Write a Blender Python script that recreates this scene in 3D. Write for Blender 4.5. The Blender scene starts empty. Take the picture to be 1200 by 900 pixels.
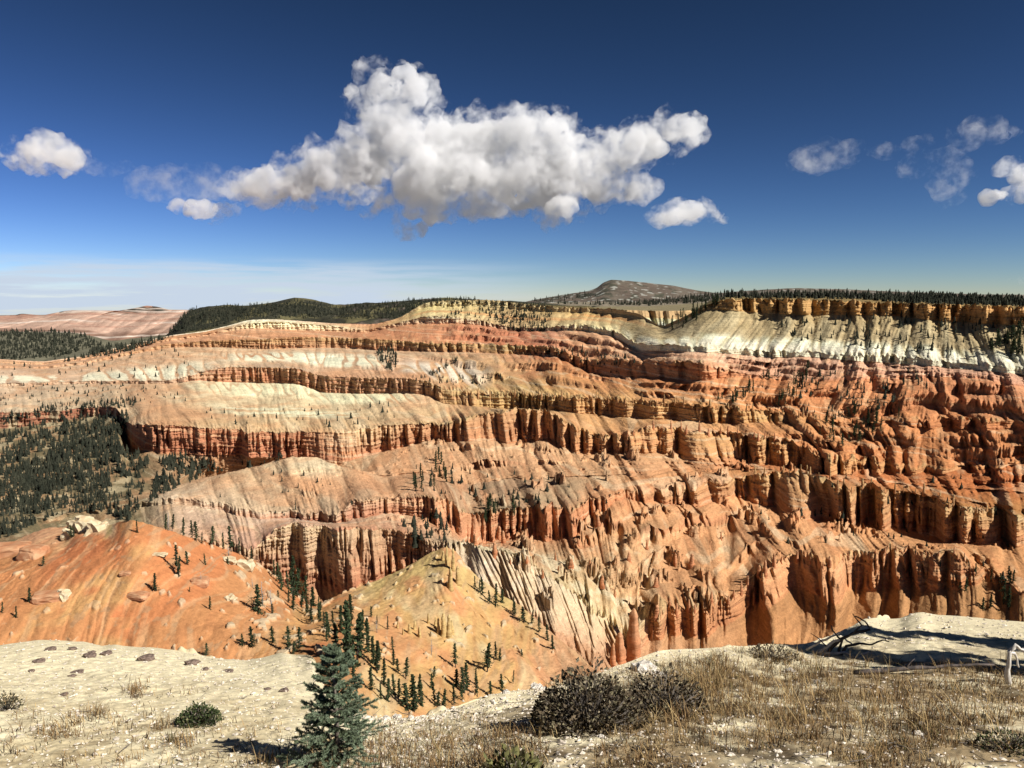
import bpy, math, random
import numpy as np
from mathutils import Vector

# ------------------------------------------------------------------ camera, sky, sun, exposure
scene = bpy.context.scene
C = scene.collection
FPX, HORIZ = 930.0, 350.0                       # focal length and eye-level row on a 1200x900 frame
PITCH = math.atan((450.0 - HORIZ) / FPX)
cam_d = bpy.data.cameras.new('camera')
cam_d.lens = FPX / 1200.0 * 36.0
cam_d.sensor_width = 36.0
cam_d.clip_start, cam_d.clip_end = 0.1, 300000.0
cam = bpy.data.objects.new('camera', cam_d)
cam.rotation_euler = (math.pi / 2 - PITCH, 0, 0)
C.objects.link(cam)
scene.camera = cam

SUN_EL = math.radians(41.0)
SUN_AZ = math.atan2(0.86, -0.50)                # to the right of the view, a little behind
world = bpy.data.worlds.new('World')
scene.world = world
world.use_nodes = True
wn, wl = world.node_tree.nodes, world.node_tree.links
for n in list(wn): wn.remove(n)
sky = wn.new('ShaderNodeTexSky')
sky.sky_type = 'NISHITA'
sky.sun_disc = False
sky.sun_elevation = SUN_EL
sky.sun_rotation = SUN_AZ
sky.altitude = 3100.0
sky.air_density = 1.0
sky.dust_density = 0.1
sky.ozone_density = 5.0
bg = wn.new('ShaderNodeBackground')
bg.inputs['Strength'].default_value = 0.05
wo = wn.new('ShaderNodeOutputWorld')
# thin bright cirrus low over the horizon on the left side of the sky
tc = wn.new('ShaderNodeTexCoord')
sep = wn.new('ShaderNodeSeparateXYZ'); wl.new(tc.outputs['Generated'], sep.inputs[0])
mp = wn.new('ShaderNodeMapping'); mp.inputs['Scale'].default_value = (5, 5, 70)
wl.new(tc.outputs['Generated'], mp.inputs['Vector'])
nz = wn.new('ShaderNodeTexNoise'); nz.inputs['Scale'].default_value = 1.6; nz.inputs['Detail'].default_value = 7
nz.inputs['Roughness'].default_value = 0.55
wl.new(mp.outputs[0], nz.inputs['Vector'])
def wmath(op, a, b=None, clamp=False):
    m = wn.new('ShaderNodeMath'); m.operation = op; m.use_clamp = clamp
    for i, v in enumerate((a, b)):
        if v is None: continue
        if hasattr(v, 'links'): wl.new(v, m.inputs[i])
        else: m.inputs[i].default_value = v
    return m.outputs[0]
def wramp(src, a, b):
    m = wn.new('ShaderNodeMapRange'); m.interpolation_type = 'SMOOTHSTEP'
    wl.new(src, m.inputs[0]); m.inputs[1].default_value = a; m.inputs[2].default_value = b
    return m.outputs[0]
elev_up = wramp(sep.outputs[2], 0.052, 0.032)
side = wramp(sep.outputs[0], 0.12, -0.30)
pat = wramp(nz.outputs[0], 0.30, 0.62)
cir = wmath('MULTIPLY', wmath('MULTIPLY', elev_up, side), pat)
cir = wmath('MULTIPLY', cir, 0.9)
hz = wmath('MULTIPLY', wramp(sep.outputs[2], 0.03, 0.0), wramp(sep.outputs[0], 0.3, -0.4))
cir = wmath('ADD', cir, wmath('MULTIPLY', hz, 0.45), clamp=True)
tint = wn.new('ShaderNodeMix'); tint.data_type = 'RGBA'; tint.blend_type = 'MULTIPLY'
tint.inputs[0].default_value = 1.0
wl.new(sky.outputs[0], tint.inputs[6]); tint.inputs[7].default_value = (0.50 / 2.0, 0.62 / 3.7, 0.86 / 6.5, 1)
sps = wn.new('ShaderNodeSeparateColor'); wl.new(tint.outputs[2], sps.inputs[0])
gam = wn.new('ShaderNodeCombineColor')
for ch, pw in enumerate((1.8, 1.8, 2.15)): wl.new(wmath('POWER', sps.outputs[ch], pw), gam.inputs[ch])
lift_ = wn.new('ShaderNodeMix'); lift_.data_type = 'RGBA'; lift_.blend_type = 'MULTIPLY'; lift_.inputs[0].default_value = 1.0
wl.new(gam.outputs[0], lift_.inputs[6]); lift_.inputs[7].default_value = (3.1, 5.2, 7.6, 1)
mixc = wn.new('ShaderNodeMix'); mixc.data_type = 'RGBA'
wl.new(cir, mixc.inputs[0]); wl.new(lift_.outputs[2], mixc.inputs[6])
CIRRUS = mixc.inputs[7]; CIRRUS.default_value = (7.4, 8.6, 10.2, 1)
wl.new(mixc.outputs[2], bg.inputs['Color'])
wl.new(bg.outputs[0], wo.inputs['Surface'])

sun_d = bpy.data.lights.new('sun', 'SUN')
sun_d.energy = 5.0
sun_d.angle = math.radians(0.53)
sun_d.color = (1.0, 0.96, 0.90)
sun = bpy.data.objects.new('sun', sun_d)
SUNV = Vector((math.sin(SUN_AZ) * math.cos(SUN_EL), math.cos(SUN_AZ) * math.cos(SUN_EL), math.sin(SUN_EL)))
sun.rotation_euler = (-SUNV).to_track_quat('-Z', 'Y').to_euler()
C.objects.link(sun)

scene.view_settings.view_transform = 'Standard'
scene.view_settings.look = 'None'
scene.view_settings.gamma = 1.0
scene.view_settings.exposure = 0.65
scene.cycles.use_denoising = True
scene.cycles.max_bounces = 6
scene.cycles.diffuse_bounces = 3
scene.cycles.glossy_bounces = 1
scene.cycles.transmission_bounces = 2
scene.cycles.volume_bounces = 5
scene.cycles.transparent_max_bounces = 8
scene.cycles.volume_step_rate = 0.35
scene.cycles.volume_max_steps = 512

rng = np.random.default_rng(7)
random.seed(7)

# ------------------------------------------------------------------ noise and helpers
_perm = np.random.default_rng(3).permutation(4096).astype(np.int32)
_g = np.random.default_rng(4).uniform(0, 2 * np.pi, 4096).astype(np.float32)
_gx, _gy = np.cos(_g), np.sin(_g)
def perlin(x, y, seed=0):
    x = np.asarray(x, np.float32); y = np.asarray(y, np.float32)
    xi = np.floor(x); yi = np.floor(y)
    fx, fy = x - xi, y - yi
    xi = xi.astype(np.int32); yi = yi.astype(np.int32)
    u = fx * fx * fx * (fx * (fx * 6 - 15) + 10); v = fy * fy * fy * (fy * (fy * 6 - 15) + 10)
    def gr(ix, iy, dx, dy):
        h = _perm[(_perm[(ix + seed * 131) & 4095] + iy) & 4095]
        return _gx[h] * dx + _gy[h] * dy
    a = gr(xi, yi, fx, fy); b = gr(xi + 1, yi, fx - 1, fy)
    c = gr(xi, yi + 1, fx, fy - 1); d = gr(xi + 1, yi + 1, fx - 1, fy - 1)
    return 1.5 * (a + u * (b - a) + v * ((c + u * (d - c)) - (a + u * (b - a))))
def fbm(x, y, o=4, seed=0, gain=0.5):
    s, a = 0, 1.0
    for i in range(o):
        s = s + a * perlin(x * 2 ** i, y * 2 ** i, seed + i * 7); a *= gain
    return s
def billow(x, y, seed=0): return np.abs(perlin(x, y, seed)) * 2.0
def sstep(a, b, x):
    t = np.clip((x - a) / (b - a), 0, 1); return t * t * (3 - 2 * t)
def lin(c):
    c = np.asarray(c, float) / 255.0
    return np.where(c <= 0.04045, c / 12.92, ((c + 0.055) / 1.055) ** 2.4)
ALB = 0.62                                            # a sunlit picture value to a surface's own colour
def alb(c): return lin(c) * ALB * np.array([1.0, 1.17, 1.32])
cp, sp = math.cos(PITCH), math.sin(PITCH)
def ray(px, py):                                      # direction with world Y = 1
    cx = (px - 600.0) / FPX; cy = (450.0 - py) / FPX
    wy = cp + cy * sp; wz = -sp + cy * cp
    return cx / wy, wz / wy
def at(px, py, Y):
    a, b = ray(px, py); return a * Y, Y, b * Y
def project(X, Y, Z):
    dz = Y * cp - Z * sp; uy = Y * sp + Z * cp
    return 600 + FPX * X / dz, 450 - FPX * uy / dz
def tag(o, label=None, cat=None, group=None, kind=None):
    if label: o['label'] = label
    if cat: o['category'] = cat
    if group: o['group'] = group
    if kind: o['kind'] = kind
    return o

def mesh_np(name, V, F, mat=None, parent=None, col=None, smooth=True, link=True):
    """V (n,3); F list of (m,k) index arrays."""
    me = bpy.data.meshes.new(name)
    V = np.asarray(V, np.float32)
    me.vertices.add(len(V)); me.vertices.foreach_set('co', V.ravel())
    Fs = F if isinstance(F, list) else [F]
    Fs = [np.asarray(f, np.int32) for f in Fs if len(f)]
    nl = sum(f.size for f in Fs); npoly = sum(len(f) for f in Fs)
    me.loops.add(nl); me.polygons.add(npoly)
    me.loops.foreach_set('vertex_index', np.concatenate([f.ravel() for f in Fs]))
    st, s = [], 0
    for f in Fs:
        st.append(s + np.arange(len(f)) * f.shape[1]); s += f.size
    me.polygons.foreach_set('loop_start', np.concatenate(st).astype(np.int32))
    me.polygons.foreach_set('use_smooth', np.full(npoly, smooth))
    me.update(calc_edges=True)
    if col is not None:
        at_ = me.color_attributes.new('Col', 'FLOAT_COLOR', 'POINT')
        c4 = np.ones((len(V), 4), np.float32); c4[:, :3] = col
        at_.data.foreach_set('color', c4.ravel())
    if mat: me.materials.append(mat)
    if not link: return me
    o = bpy.data.objects.new(name, me); C.objects.link(o)
    if parent: o.parent = parent
    return o

# ------------------------------------------------------------------ materials
def new_mat(name):
    m = bpy.data.materials.new(name); m.use_nodes = True
    nt = m.node_tree; b = nt.nodes['Principled BSDF']
    b.inputs['Roughness'].default_value = 0.95
    b.inputs['Specular IOR Level'].default_value = 0.1
    return m, nt, b
def vcol_mat(name, scales=((0.02, 0.35), (0.15, 0.35)), bump=0.0, bscale=0.3, strata=0.0, zscale=0.25, bdist=1.0):
    """surface colour from the Col attribute, broken up by noise, optional level rock strata."""
    m, nt, b = new_mat(name)
    N, L = nt.nodes, nt.links
    at_ = N.new('ShaderNodeAttribute'); at_.attribute_name = 'Col'
    geo = N.new('ShaderNodeNewGeometry')
    cur = at_.outputs['Color']; hsum = None
    def mulby(fac, amt):
        nonlocal cur
        mr = N.new('ShaderNodeMapRange'); L.new(fac, mr.inputs[0])
        mr.inputs[1].default_value = 0.25; mr.inputs[2].default_value = 0.75
        mr.inputs[3].default_value = 1 - amt; mr.inputs[4].default_value = 1 + amt
        mx = N.new('ShaderNodeMix'); mx.data_type = 'RGBA'; mx.blend_type = 'MULTIPLY'; mx.inputs[0].default_value = 1
        L.new(cur, mx.inputs[6]); L.new(mr.outputs[0], mx.inputs[7]); cur = mx.outputs[2]
    for s, amt in scales:
        n = N.new('ShaderNodeTexNoise'); n.inputs['Scale'].default_value = s; n.inputs['Detail'].default_value = 5
        n.inputs['Roughness'].default_value = 0.65
        L.new(geo.outputs['Position'], n.inputs['Vector']); mulby(n.outputs[0], amt)
    if strata:
        for zs, am in ((zscale, strata), (zscale * 3.3, strata * 0.7)):
            mp_ = N.new('ShaderNodeMapping'); mp_.inputs['Scale'].default_value = (0.008, 0.008, zs)
            L.new(geo.outputs['Position'], mp_.inputs['Vector'])
            n = N.new('ShaderNodeTexNoise'); n.inputs['Scale'].default_value = 1; n.inputs['Detail'].default_value = 3
            L.new(mp_.outputs[0], n.inputs['Vector']); mulby(n.outputs[0], am)
    L.new(cur, b.inputs['Base Color'])
    if bump:
        n = N.new('ShaderNodeTexNoise'); n.inputs['Scale'].default_value = bscale; n.inputs['Detail'].default_value = 6
        n.inputs['Roughness'].default_value = 0.7
        L.new(geo.outputs['Position'], n.inputs['Vector'])
        hh = n.outputs[0]
        if strata:
            m2_ = N.new('ShaderNodeMapping'); m2_.inputs['Scale'].default_value = (0.05, 0.05, zscale * 3.5)
            L.new(geo.outputs['Position'], m2_.inputs['Vector'])
            n2 = N.new('ShaderNodeTexNoise'); n2.inputs['Scale'].default_value = 1; n2.inputs['Detail'].default_value = 4
            L.new(m2_.outputs[0], n2.inputs['Vector'])
            ad = N.new('ShaderNodeMath'); ad.operation = 'MULTIPLY_ADD'; L.new(n2.outputs[0], ad.inputs[0]); ad.inputs[1].default_value = 0.9; L.new(hh, ad.inputs[2]); hh = ad.outputs[0]
        bp = N.new('ShaderNodeBump'); bp.inputs['Strength'].default_value = bump; bp.inputs['Distance'].default_value = bdist
        L.new(hh, bp.inputs['Height']); L.new(bp.outputs[0], b.inputs['Normal'])
    return m
def noise_mat(name, c1, c2, scale=3.0, bump=0.3, bdist=0.02, rough=0.95, obj_random=0.0):
    m, nt, b = new_mat(name)
    N, L = nt.nodes, nt.links
    b.inputs['Roughness'].default_value = rough
    tc_ = N.new('ShaderNodeTexCoord')
    n = N.new('ShaderNodeTexNoise'); n.inputs['Scale'].default_value = scale; n.inputs['Detail'].default_value = 5
    L.new(tc_.outputs['Object'], n.inputs['Vector'])
    r = N.new('ShaderNodeValToRGB')
    r.color_ramp.elements[0].position = 0.32; r.color_ramp.elements[1].position = 0.68
    r.color_ramp.elements[0].color = (*c1, 1); r.color_ramp.elements[1].color = (*c2, 1)
    L.new(n.outputs[0], r.inputs[0]); cur = r.outputs[0]
    if obj_random:
        oi = N.new('ShaderNodeObjectInfo'); mr = N.new('ShaderNodeMapRange')
        L.new(oi.outputs['Random'], mr.inputs[0]); mr.inputs[3].default_value = 1 - obj_random; mr.inputs[4].default_value = 1 + obj_random
        mx = N.new('ShaderNodeMix'); mx.data_type = 'RGBA'; mx.blend_type = 'MULTIPLY'; mx.inputs[0].default_value = 1
        L.new(cur, mx.inputs[6]); L.new(mr.outputs[0], mx.inputs[7]); cur = mx.outputs[2]
    L.new(cur, b.inputs['Base Color'])
    if bump:
        bp = N.new('ShaderNodeBump'); bp.inputs['Strength'].default_value = bump; bp.inputs['Distance'].default_value = bdist
        L.new(n.outputs[0], bp.inputs['Height']); L.new(bp.outputs[0], b.inputs['Normal'])
    return m

# ------------------------------------------------------------------ terrain sheets
ZB = {}                                              # what the eye meets first: a coarse map of the ground for planting
zb_d = np.full((901, 1201), 1e9); zb_p = np.zeros((901, 1201, 3), np.float32); zb_id = np.full((901, 1201), -1)
def zstamp(P, sid):
    X, Y, Z = P.reshape(-1, 3).T
    px, py = project(X, Y, Z)
    ok = (px >= 0) & (px < 1200.5) & (py >= 0) & (py < 900.5)
    ix = np.rint(px[ok]).astype(int); iy = np.rint(py[ok]).astype(int)
    d = Y[ok]; q = np.stack([X[ok], Y[ok], Z[ok]], 1)
    o = np.argsort(-d)
    ix, iy, d, q = ix[o], iy[o], d[o], q[o]
    better = d < zb_d[iy, ix]
    ix, iy, d, q = ix[better], iy[better], d[better], q[better]
    zb_d[iy, ix] = d; zb_p[iy, ix] = q; zb_id[iy, ix] = sid
def ground_at(px, py, sid=None, rad=6):
    ix, iy = int(round(px)), int(round(py))
    best, bd = None, 1e9
    for dy in range(-rad, rad + 1):
        for dx in range(-rad, rad + 1):
            x, y = ix + dx, iy + dy
            if 0 <= x <= 1200 and 0 <= y <= 900 and zb_id[y, x] >= 0 and (sid is None or zb_id[y, x] == sid):
                q = dx * dx + dy * dy
                if q < bd: bd, best = q, zb_p[y, x]
    return best
def interp_line(stations, pxg, sig=5.0):
    st = sorted(stations); xs = [s[0] for s in st]
    v = np.interp(pxg, xs, [s[1] for s in st])
    if sig > 0:
        n = 1761; fine = np.linspace(pxg[0], pxg[-1], n)
        f = np.interp(fine, xs, [s[1] for s in st]); step = fine[1] - fine[0]
        k = np.arange(-40, 41) * step; w = np.exp(-0.5 * (k / sig) ** 2); w /= w.sum()
        f = np.convolve(np.pad(f, 40, 'edge'), w, 'valid')
        v = np.interp(pxg, fine, f)
    return v
def grid_faces(nu, nj):
    i = np.arange(nu - 1)[:, None] * nj + np.arange(nj - 1)[None, :]
    i = i.ravel()
    return np.stack([i, i + 1, i + nj + 1, i + nj], 1)
def line_ab(py_st, d_st, ag, sig=5.0):
    """traced (px,py) stations and (px,distance) stations -> per-column world Y and Z on the a-grid."""
    pxs = [s[0] for s in py_st]; pys = [s[1] for s in py_st]
    aa, bb = [], []
    for x, y in zip(pxs, pys):
        a, b = ray(x, y); aa.append(600 + a * FPX); bb.append(b * 1000)
    dy = [(600 + ray(x, np.interp(x, pxs, pys))[0] * FPX, d) for x, d in d_st]
    b = interp_line(list(zip(aa, bb)), ag, sig) / 1000
    d = interp_line(dy, ag, max(sig, 18.0) if sig else 0)
    return d, b * d
def pal(stations, pxg):
    """colour stations [(px,(r,g,b)), ...] as sunlit picture values -> own colour per column"""
    xs = [s[0] for s in stations]; cs = np.array([alb(s[1]) for s in stations])
    return np.stack([np.interp(pxg, xs, cs[:, i]) for i in range(3)], 1)

AG = np.concatenate([np.arange(-320, -30, 5.0), np.arange(-30, 1235, 0.8), np.arange(1235, 1560, 4.0)])
NJ = len(AG)

# ------------------------------------------------------------------ the main amphitheatre
L_ = {}; RAMP = {}
D0 = lambda *p: list(p)
def clif(name, top, bot, d, sig=5.0):
    Yt, Zt = line_ab(top, d, AG, sig)
    Yb0, Zb0 = line_ab(bot, d, AG, sig)
    h = np.maximum(Zt - Zb0, 0.2)
    sd = sum(map(ord, name))
    ramp = sstep(0.0, 0.75, perlin(AG / 75, 0 * AG + .5, sd) + 0.25 * perlin(AG / 30, 0 * AG + .5, sd + 1)) * np.interp(AG, [300, 520], [0.5, 1.0]) * (name in 'CFGHB')
    RAMP[name] = ramp
    off = 2.0 + (0.16 + 0.7 * ramp + (0.75 * np.interp(AG, [530, 560, 700, 760], [0, 1, 1, 0]) if name == 'B' else 0)) * h
    Yb = Yt - off; Zb = Zb0 / Yb0 * Yb
    L_[name + 't'] = (Yt, Zt); L_[name + 'b'] = (Yb, Zb)
L_['A'] = line_ab([(-300, 710), (0, 700), (200, 700), (300, 730), (400, 750), (500, 770), (600, 800), (700, 815), (1000, 815), (1500, 805)],
                  [(-300, 650), (0, 680), (200, 740), (300, 750), (400, 760), (500, 690), (600, 640), (700, 590), (740, 575), (800, 640), (900, 690), (1000, 720), (1200, 620), (1500, 560)], AG)
clif('B',
     [(-300, 655), (0, 655), (150, 645), (200, 634), (300, 640), (322, 622), (340, 617), (400, 617), (470, 628), (510, 640), (550, 640), (600, 650), (650, 680), (700, 720), (740, 745), (770, 715), (850, 710), (880, 690), (900, 668), (950, 660), (985, 652), (1050, 650), (1125, 652), (1140, 672), (1170, 688), (1200, 700), (1500, 700)],
     [(-300, 660), (0, 660), (150, 650), (200, 641), (300, 668), (330, 690), (400, 689), (470, 678), (510, 668), (550, 690), (600, 700), (650, 735), (700, 762), (740, 770), (770, 748), (850, 738), (900, 712), (950, 696), (990, 690), (1050, 690), (1125, 692), (1140, 688), (1170, 694), (1200, 704), (1500, 705)],
     [(-300, 780), (0, 800), (150, 850), (200, 865), (300, 860), (400, 862), (440, 838), (480, 812), (540, 782), (600, 755), (660, 735), (700, 722), (740, 712), (780, 738), (850, 760), (900, 800), (1000, 850), (1100, 790), (1200, 720), (1500, 640)])
clif('C',
     [(-300, 620), (0, 615), (150, 595), (200, 584), (250, 590), (300, 598), (350, 604), (400, 600), (410, 589), (440, 588), (455, 590), (500, 586), (530, 595), (550, 610), (600, 606), (650, 603), (690, 596), (720, 584), (800, 572), (830, 561), (865, 568), (885, 560), (940, 555), (1000, 572), (1050, 580), (1090, 590), (1150, 604), (1200, 612), (1500, 640)],
     [(-300, 622), (0, 619), (150, 600), (200, 590), (250, 598), (300, 606), (350, 612), (400, 614), (410, 608), (440, 607), (455, 606), (500, 612), (530, 628), (550, 645), (600, 640), (650, 640), (690, 618), (720, 592), (800, 586), (830, 589), (865, 588), (885, 592), (940, 606), (1000, 617), (1050, 627), (1090, 640), (1150, 642), (1200, 647), (1500, 670)],
     [(-300, 900), (0, 950), (100, 1000), (200, 990), (300, 945), (400, 922), (500, 925), (600, 900), (700, 920), (800, 1050), (900, 1040), (1000, 965), (1100, 900), (1200, 840), (1500, 760)])
E_py = [(-300, 590), (0, 585), (140, 578), (180, 579), (190, 577), (240, 560), (300, 548), (340, 535), (370, 538), (400, 547), (450, 560), (500, 555), (550, 568), (600, 562), (700, 560), (800, 552), (900, 553), (1000, 564), (1100, 573), (1200, 580), (1500, 590)]
L_['E1'] = line_ab(E_py, [(-300, 1050), (0, 1100), (190, 1130), (340, 1150), (400, 1120), (450, 1080), (500, 1100), (600, 1090), (700, 1040), (800, 1100), (900, 1085), (1000, 1005), (1100, 960), (1200, 900), (1500, 830)], AG)
Y1, Z1 = L_['E1']
dip = np.interp(AG, [100, 185, 230, 340, 395, 440], [0, 0, 1, 1, 0.6, 0])
L_['E2'] = (Y1 + 10 + 160 * dip, Z1 + 2.0 - 50 * dip)
clif('F',
     [(-300, 480), (0, 483), (60, 482), (100, 478), (138, 476), (146, 498), (200, 499), (250, 503), (300, 506), (350, 507), (400, 506), (450, 500), (480, 498), (500, 498), (520, 499), (560, 488), (600, 480), (640, 483), (680, 505), (700, 512), (720, 514), (760, 502), (800, 505), (850, 510), (900, 515), (920, 518), (950, 530), (960, 535), (1000, 538), (1050, 543), (1100, 547), (1150, 549), (1200, 541), (1500, 545)],
     [(-300, 498), (0, 502), (60, 496), (100, 489), (138, 484), (146, 526), (200, 533), (250, 534), (300, 535), (350, 537), (400, 541), (450, 530), (480, 523), (500, 517), (520, 518), (560, 515), (600, 520), (640, 517), (680, 532), (700, 534), (720, 531), (760, 531), (800, 534), (850, 538), (900, 548), (920, 556), (950, 560), (960, 557), (1000, 556), (1050, 555), (1100, 553), (1150, 552), (1200, 544), (1500, 550)],
     [(-300, 1500), (0, 1600), (100, 1640), (135, 1620), (150, 1330), (200, 1320), (300, 1300), (400, 1280), (500, 1300), (600, 1300), (650, 1250), (700, 1180), (800, 1160), (900, 1130), (1000, 1050), (1100, 1020), (1200, 960), (1500, 880)])
clif('G',
     [(-300, 448), (0, 449), (100, 447), (200, 446), (230, 438), (265, 430), (350, 432), (376, 441), (430, 443), (480, 444), (500, 447), (520, 455), (560, 462), (600, 463), (650, 464), (700, 467), (750, 471), (800, 475), (850, 479), (900, 484), (950, 488), (1000, 500), (1050, 492), (1100, 491), (1150, 493), (1200, 495), (1500, 500)],
     [(-300, 451), (0, 452), (100, 450), (200, 450), (230, 446), (265, 448), (350, 450), (376, 460), (430, 462), (480, 461), (500, 463), (520, 473), (560, 477), (600, 482), (650, 482), (700, 486), (750, 491), (800, 495), (850, 497), (900, 496), (950, 496), (1000, 504), (1050, 496), (1100, 502), (1150, 504), (1200, 503), (1500, 506)],
     [(-300, 1800), (0, 1850), (100, 1880), (200, 1800), (300, 1850), (400, 1700), (500, 1580), (600, 1480), (700, 1400), (800, 1260), (900, 1230), (1000, 1140), (1100, 1090), (1200, 1020), (1500, 930)])
clif('H',
     [(-300, 430), (0, 429), (50, 430), (100, 424), (150, 413), (200, 403), (250, 399), (300, 398), (350, 395), (400, 396), (450, 398), (500, 402), (550, 403), (600, 405), (650, 407), (690, 424), (720, 421), (760, 424), (800, 425), (820, 424), (860, 437), (900, 441), (950, 445), (1000, 443), (1050, 441), (1100, 439), (1150, 441), (1200, 451), (1500, 455)],
     [(-300, 432), (0, 431), (50, 432), (100, 427), (150, 416), (200, 407), (250, 407), (300, 409), (350, 408), (400, 408), (450, 411), (500, 412), (550, 413), (600, 415), (650, 417), (690, 437), (720, 442), (760, 442), (800, 445), (820, 446), (860, 443), (900, 444), (950, 448), (1000, 446), (1050, 444), (1100, 442), (1150, 444), (1200, 454), (1500, 458)],
     [(-300, 2050), (0, 2100), (100, 2150), (200, 2250), (300, 2200), (400, 2200), (500, 2050), (600, 1950), (700, 1650), (800, 1370), (900, 1340), (1000, 1270), (1100, 1190), (1200, 1090), (1500, 1000)])
clif('W',
     [(-300, 426), (0, 424), (50, 426), (100, 420), (150, 409), (200, 397), (240, 392), (280, 382), (290, 379), (320, 377), (350, 379), (390, 382), (430, 387), (480, 375), (500, 370), (540, 372), (570, 377), (600, 384), (640, 384), (680, 380), (720, 388), (738, 398), (746, 404), (760, 403), (800, 405), (850, 408), (900, 411), (950, 412), (1000, 416), (1050, 418), (1080, 420), (1110, 424), (1150, 428), (1200, 431), (1500, 435)],
     [(-300, 428), (0, 425.5), (50, 427.5), (100, 421.5), (150, 411), (200, 399), (240, 394), (280, 386), (290, 385), (320, 385), (350, 387), (390, 388), (430, 390), (480, 380), (500, 379), (540, 379), (570, 382), (600, 388), (640, 388), (680, 387), (720, 395), (738, 405), (746, 411), (760, 411), (800, 412), (850, 414), (900, 419), (950, 418), (1000, 423), (1050, 426), (1080, 428), (1110, 431), (1150, 434), (1200, 440), (1500, 444)],
     [(-300, 2150), (0, 2200), (200, 2330), (300, 2380), (400, 2400), (500, 2300), (600, 2200), (700, 1950), (735, 1800), (750, 1560), (800, 1440), (850, 1430), (900, 1410), (1000, 1330), (1100, 1230), (1200, 1120), (1500, 1030)])
clif('R',
     [(-300, 424), (0, 421), (50, 424), (100, 417), (150, 404), (200, 393), (240, 388), (270, 381), (290, 375), (320, 374), (350, 376), (390, 379), (440, 380), (470, 372), (485, 362), (500, 354), (540, 352), (580, 352), (620, 357), (660, 360), (690, 361), (720, 362), (750, 368), (775, 384), (800, 372), (830, 357), (845, 351), (900, 350), (950, 351), (1000, 353), (1050, 355), (1100, 357), (1150, 358), (1200, 360), (1500, 366)],
     [(-300, 425), (0, 422), (50, 425), (100, 418), (150, 405), (200, 394), (240, 389), (270, 382), (290, 376.5), (320, 376), (350, 377.5), (390, 380), (440, 381.5), (470, 374), (485, 365), (500, 359), (540, 359), (580, 360), (620, 364), (660, 366), (690, 366), (720, 367), (750, 371), (775, 386), (800, 375), (830, 362), (845, 363), (900, 367), (950, 369), (1000, 369), (1050, 370), (1100, 376), (1150, 379), (1200, 381), (1500, 386)],
     [(-300, 2200), (0, 2260), (200, 2400), (300, 2430), (400, 2440), (500, 2400), (600, 2350), (700, 2150), (745, 1900), (775, 1680), (830, 1600), (850, 1590), (900, 1560), (1000, 1460), (1100, 1360), (1200, 1250), (1500, 1150)])
Yr, Zr = L_['Rt']
rise = np.interp(AG, [700, 800, 860], [0, 0.5, 1])
bk = np.interp(AG, [470, 500, 690, 760, 830], [0, 1, 1, 0.3, 1])
L_['P'] = (Yr + 220, Zr + rise * 7 - (1 - bk) * 35)
L_['Q'] = (Yr + 1500, Zr + rise * 15 - (1 - bk) * 160 - 8)

L_['A'] = (L_['Bb'][0] - 130, L_['Bb'][1] - 78)
order = ['A', 'Bb', 'Bt', 'Cb', 'Ct', 'E1', 'E2', 'Fb', 'Ft', 'Gb', 'Gt', 'Hb', 'Ht', 'Wb', 'Wt', 'Rb', 'Rt', 'P', 'Q']
nseg = [60, 130, 100, 110, 90, 14, 70, 125, 90, 90, 95, 70, 60, 44, 90, 64, 20, 12]
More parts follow.
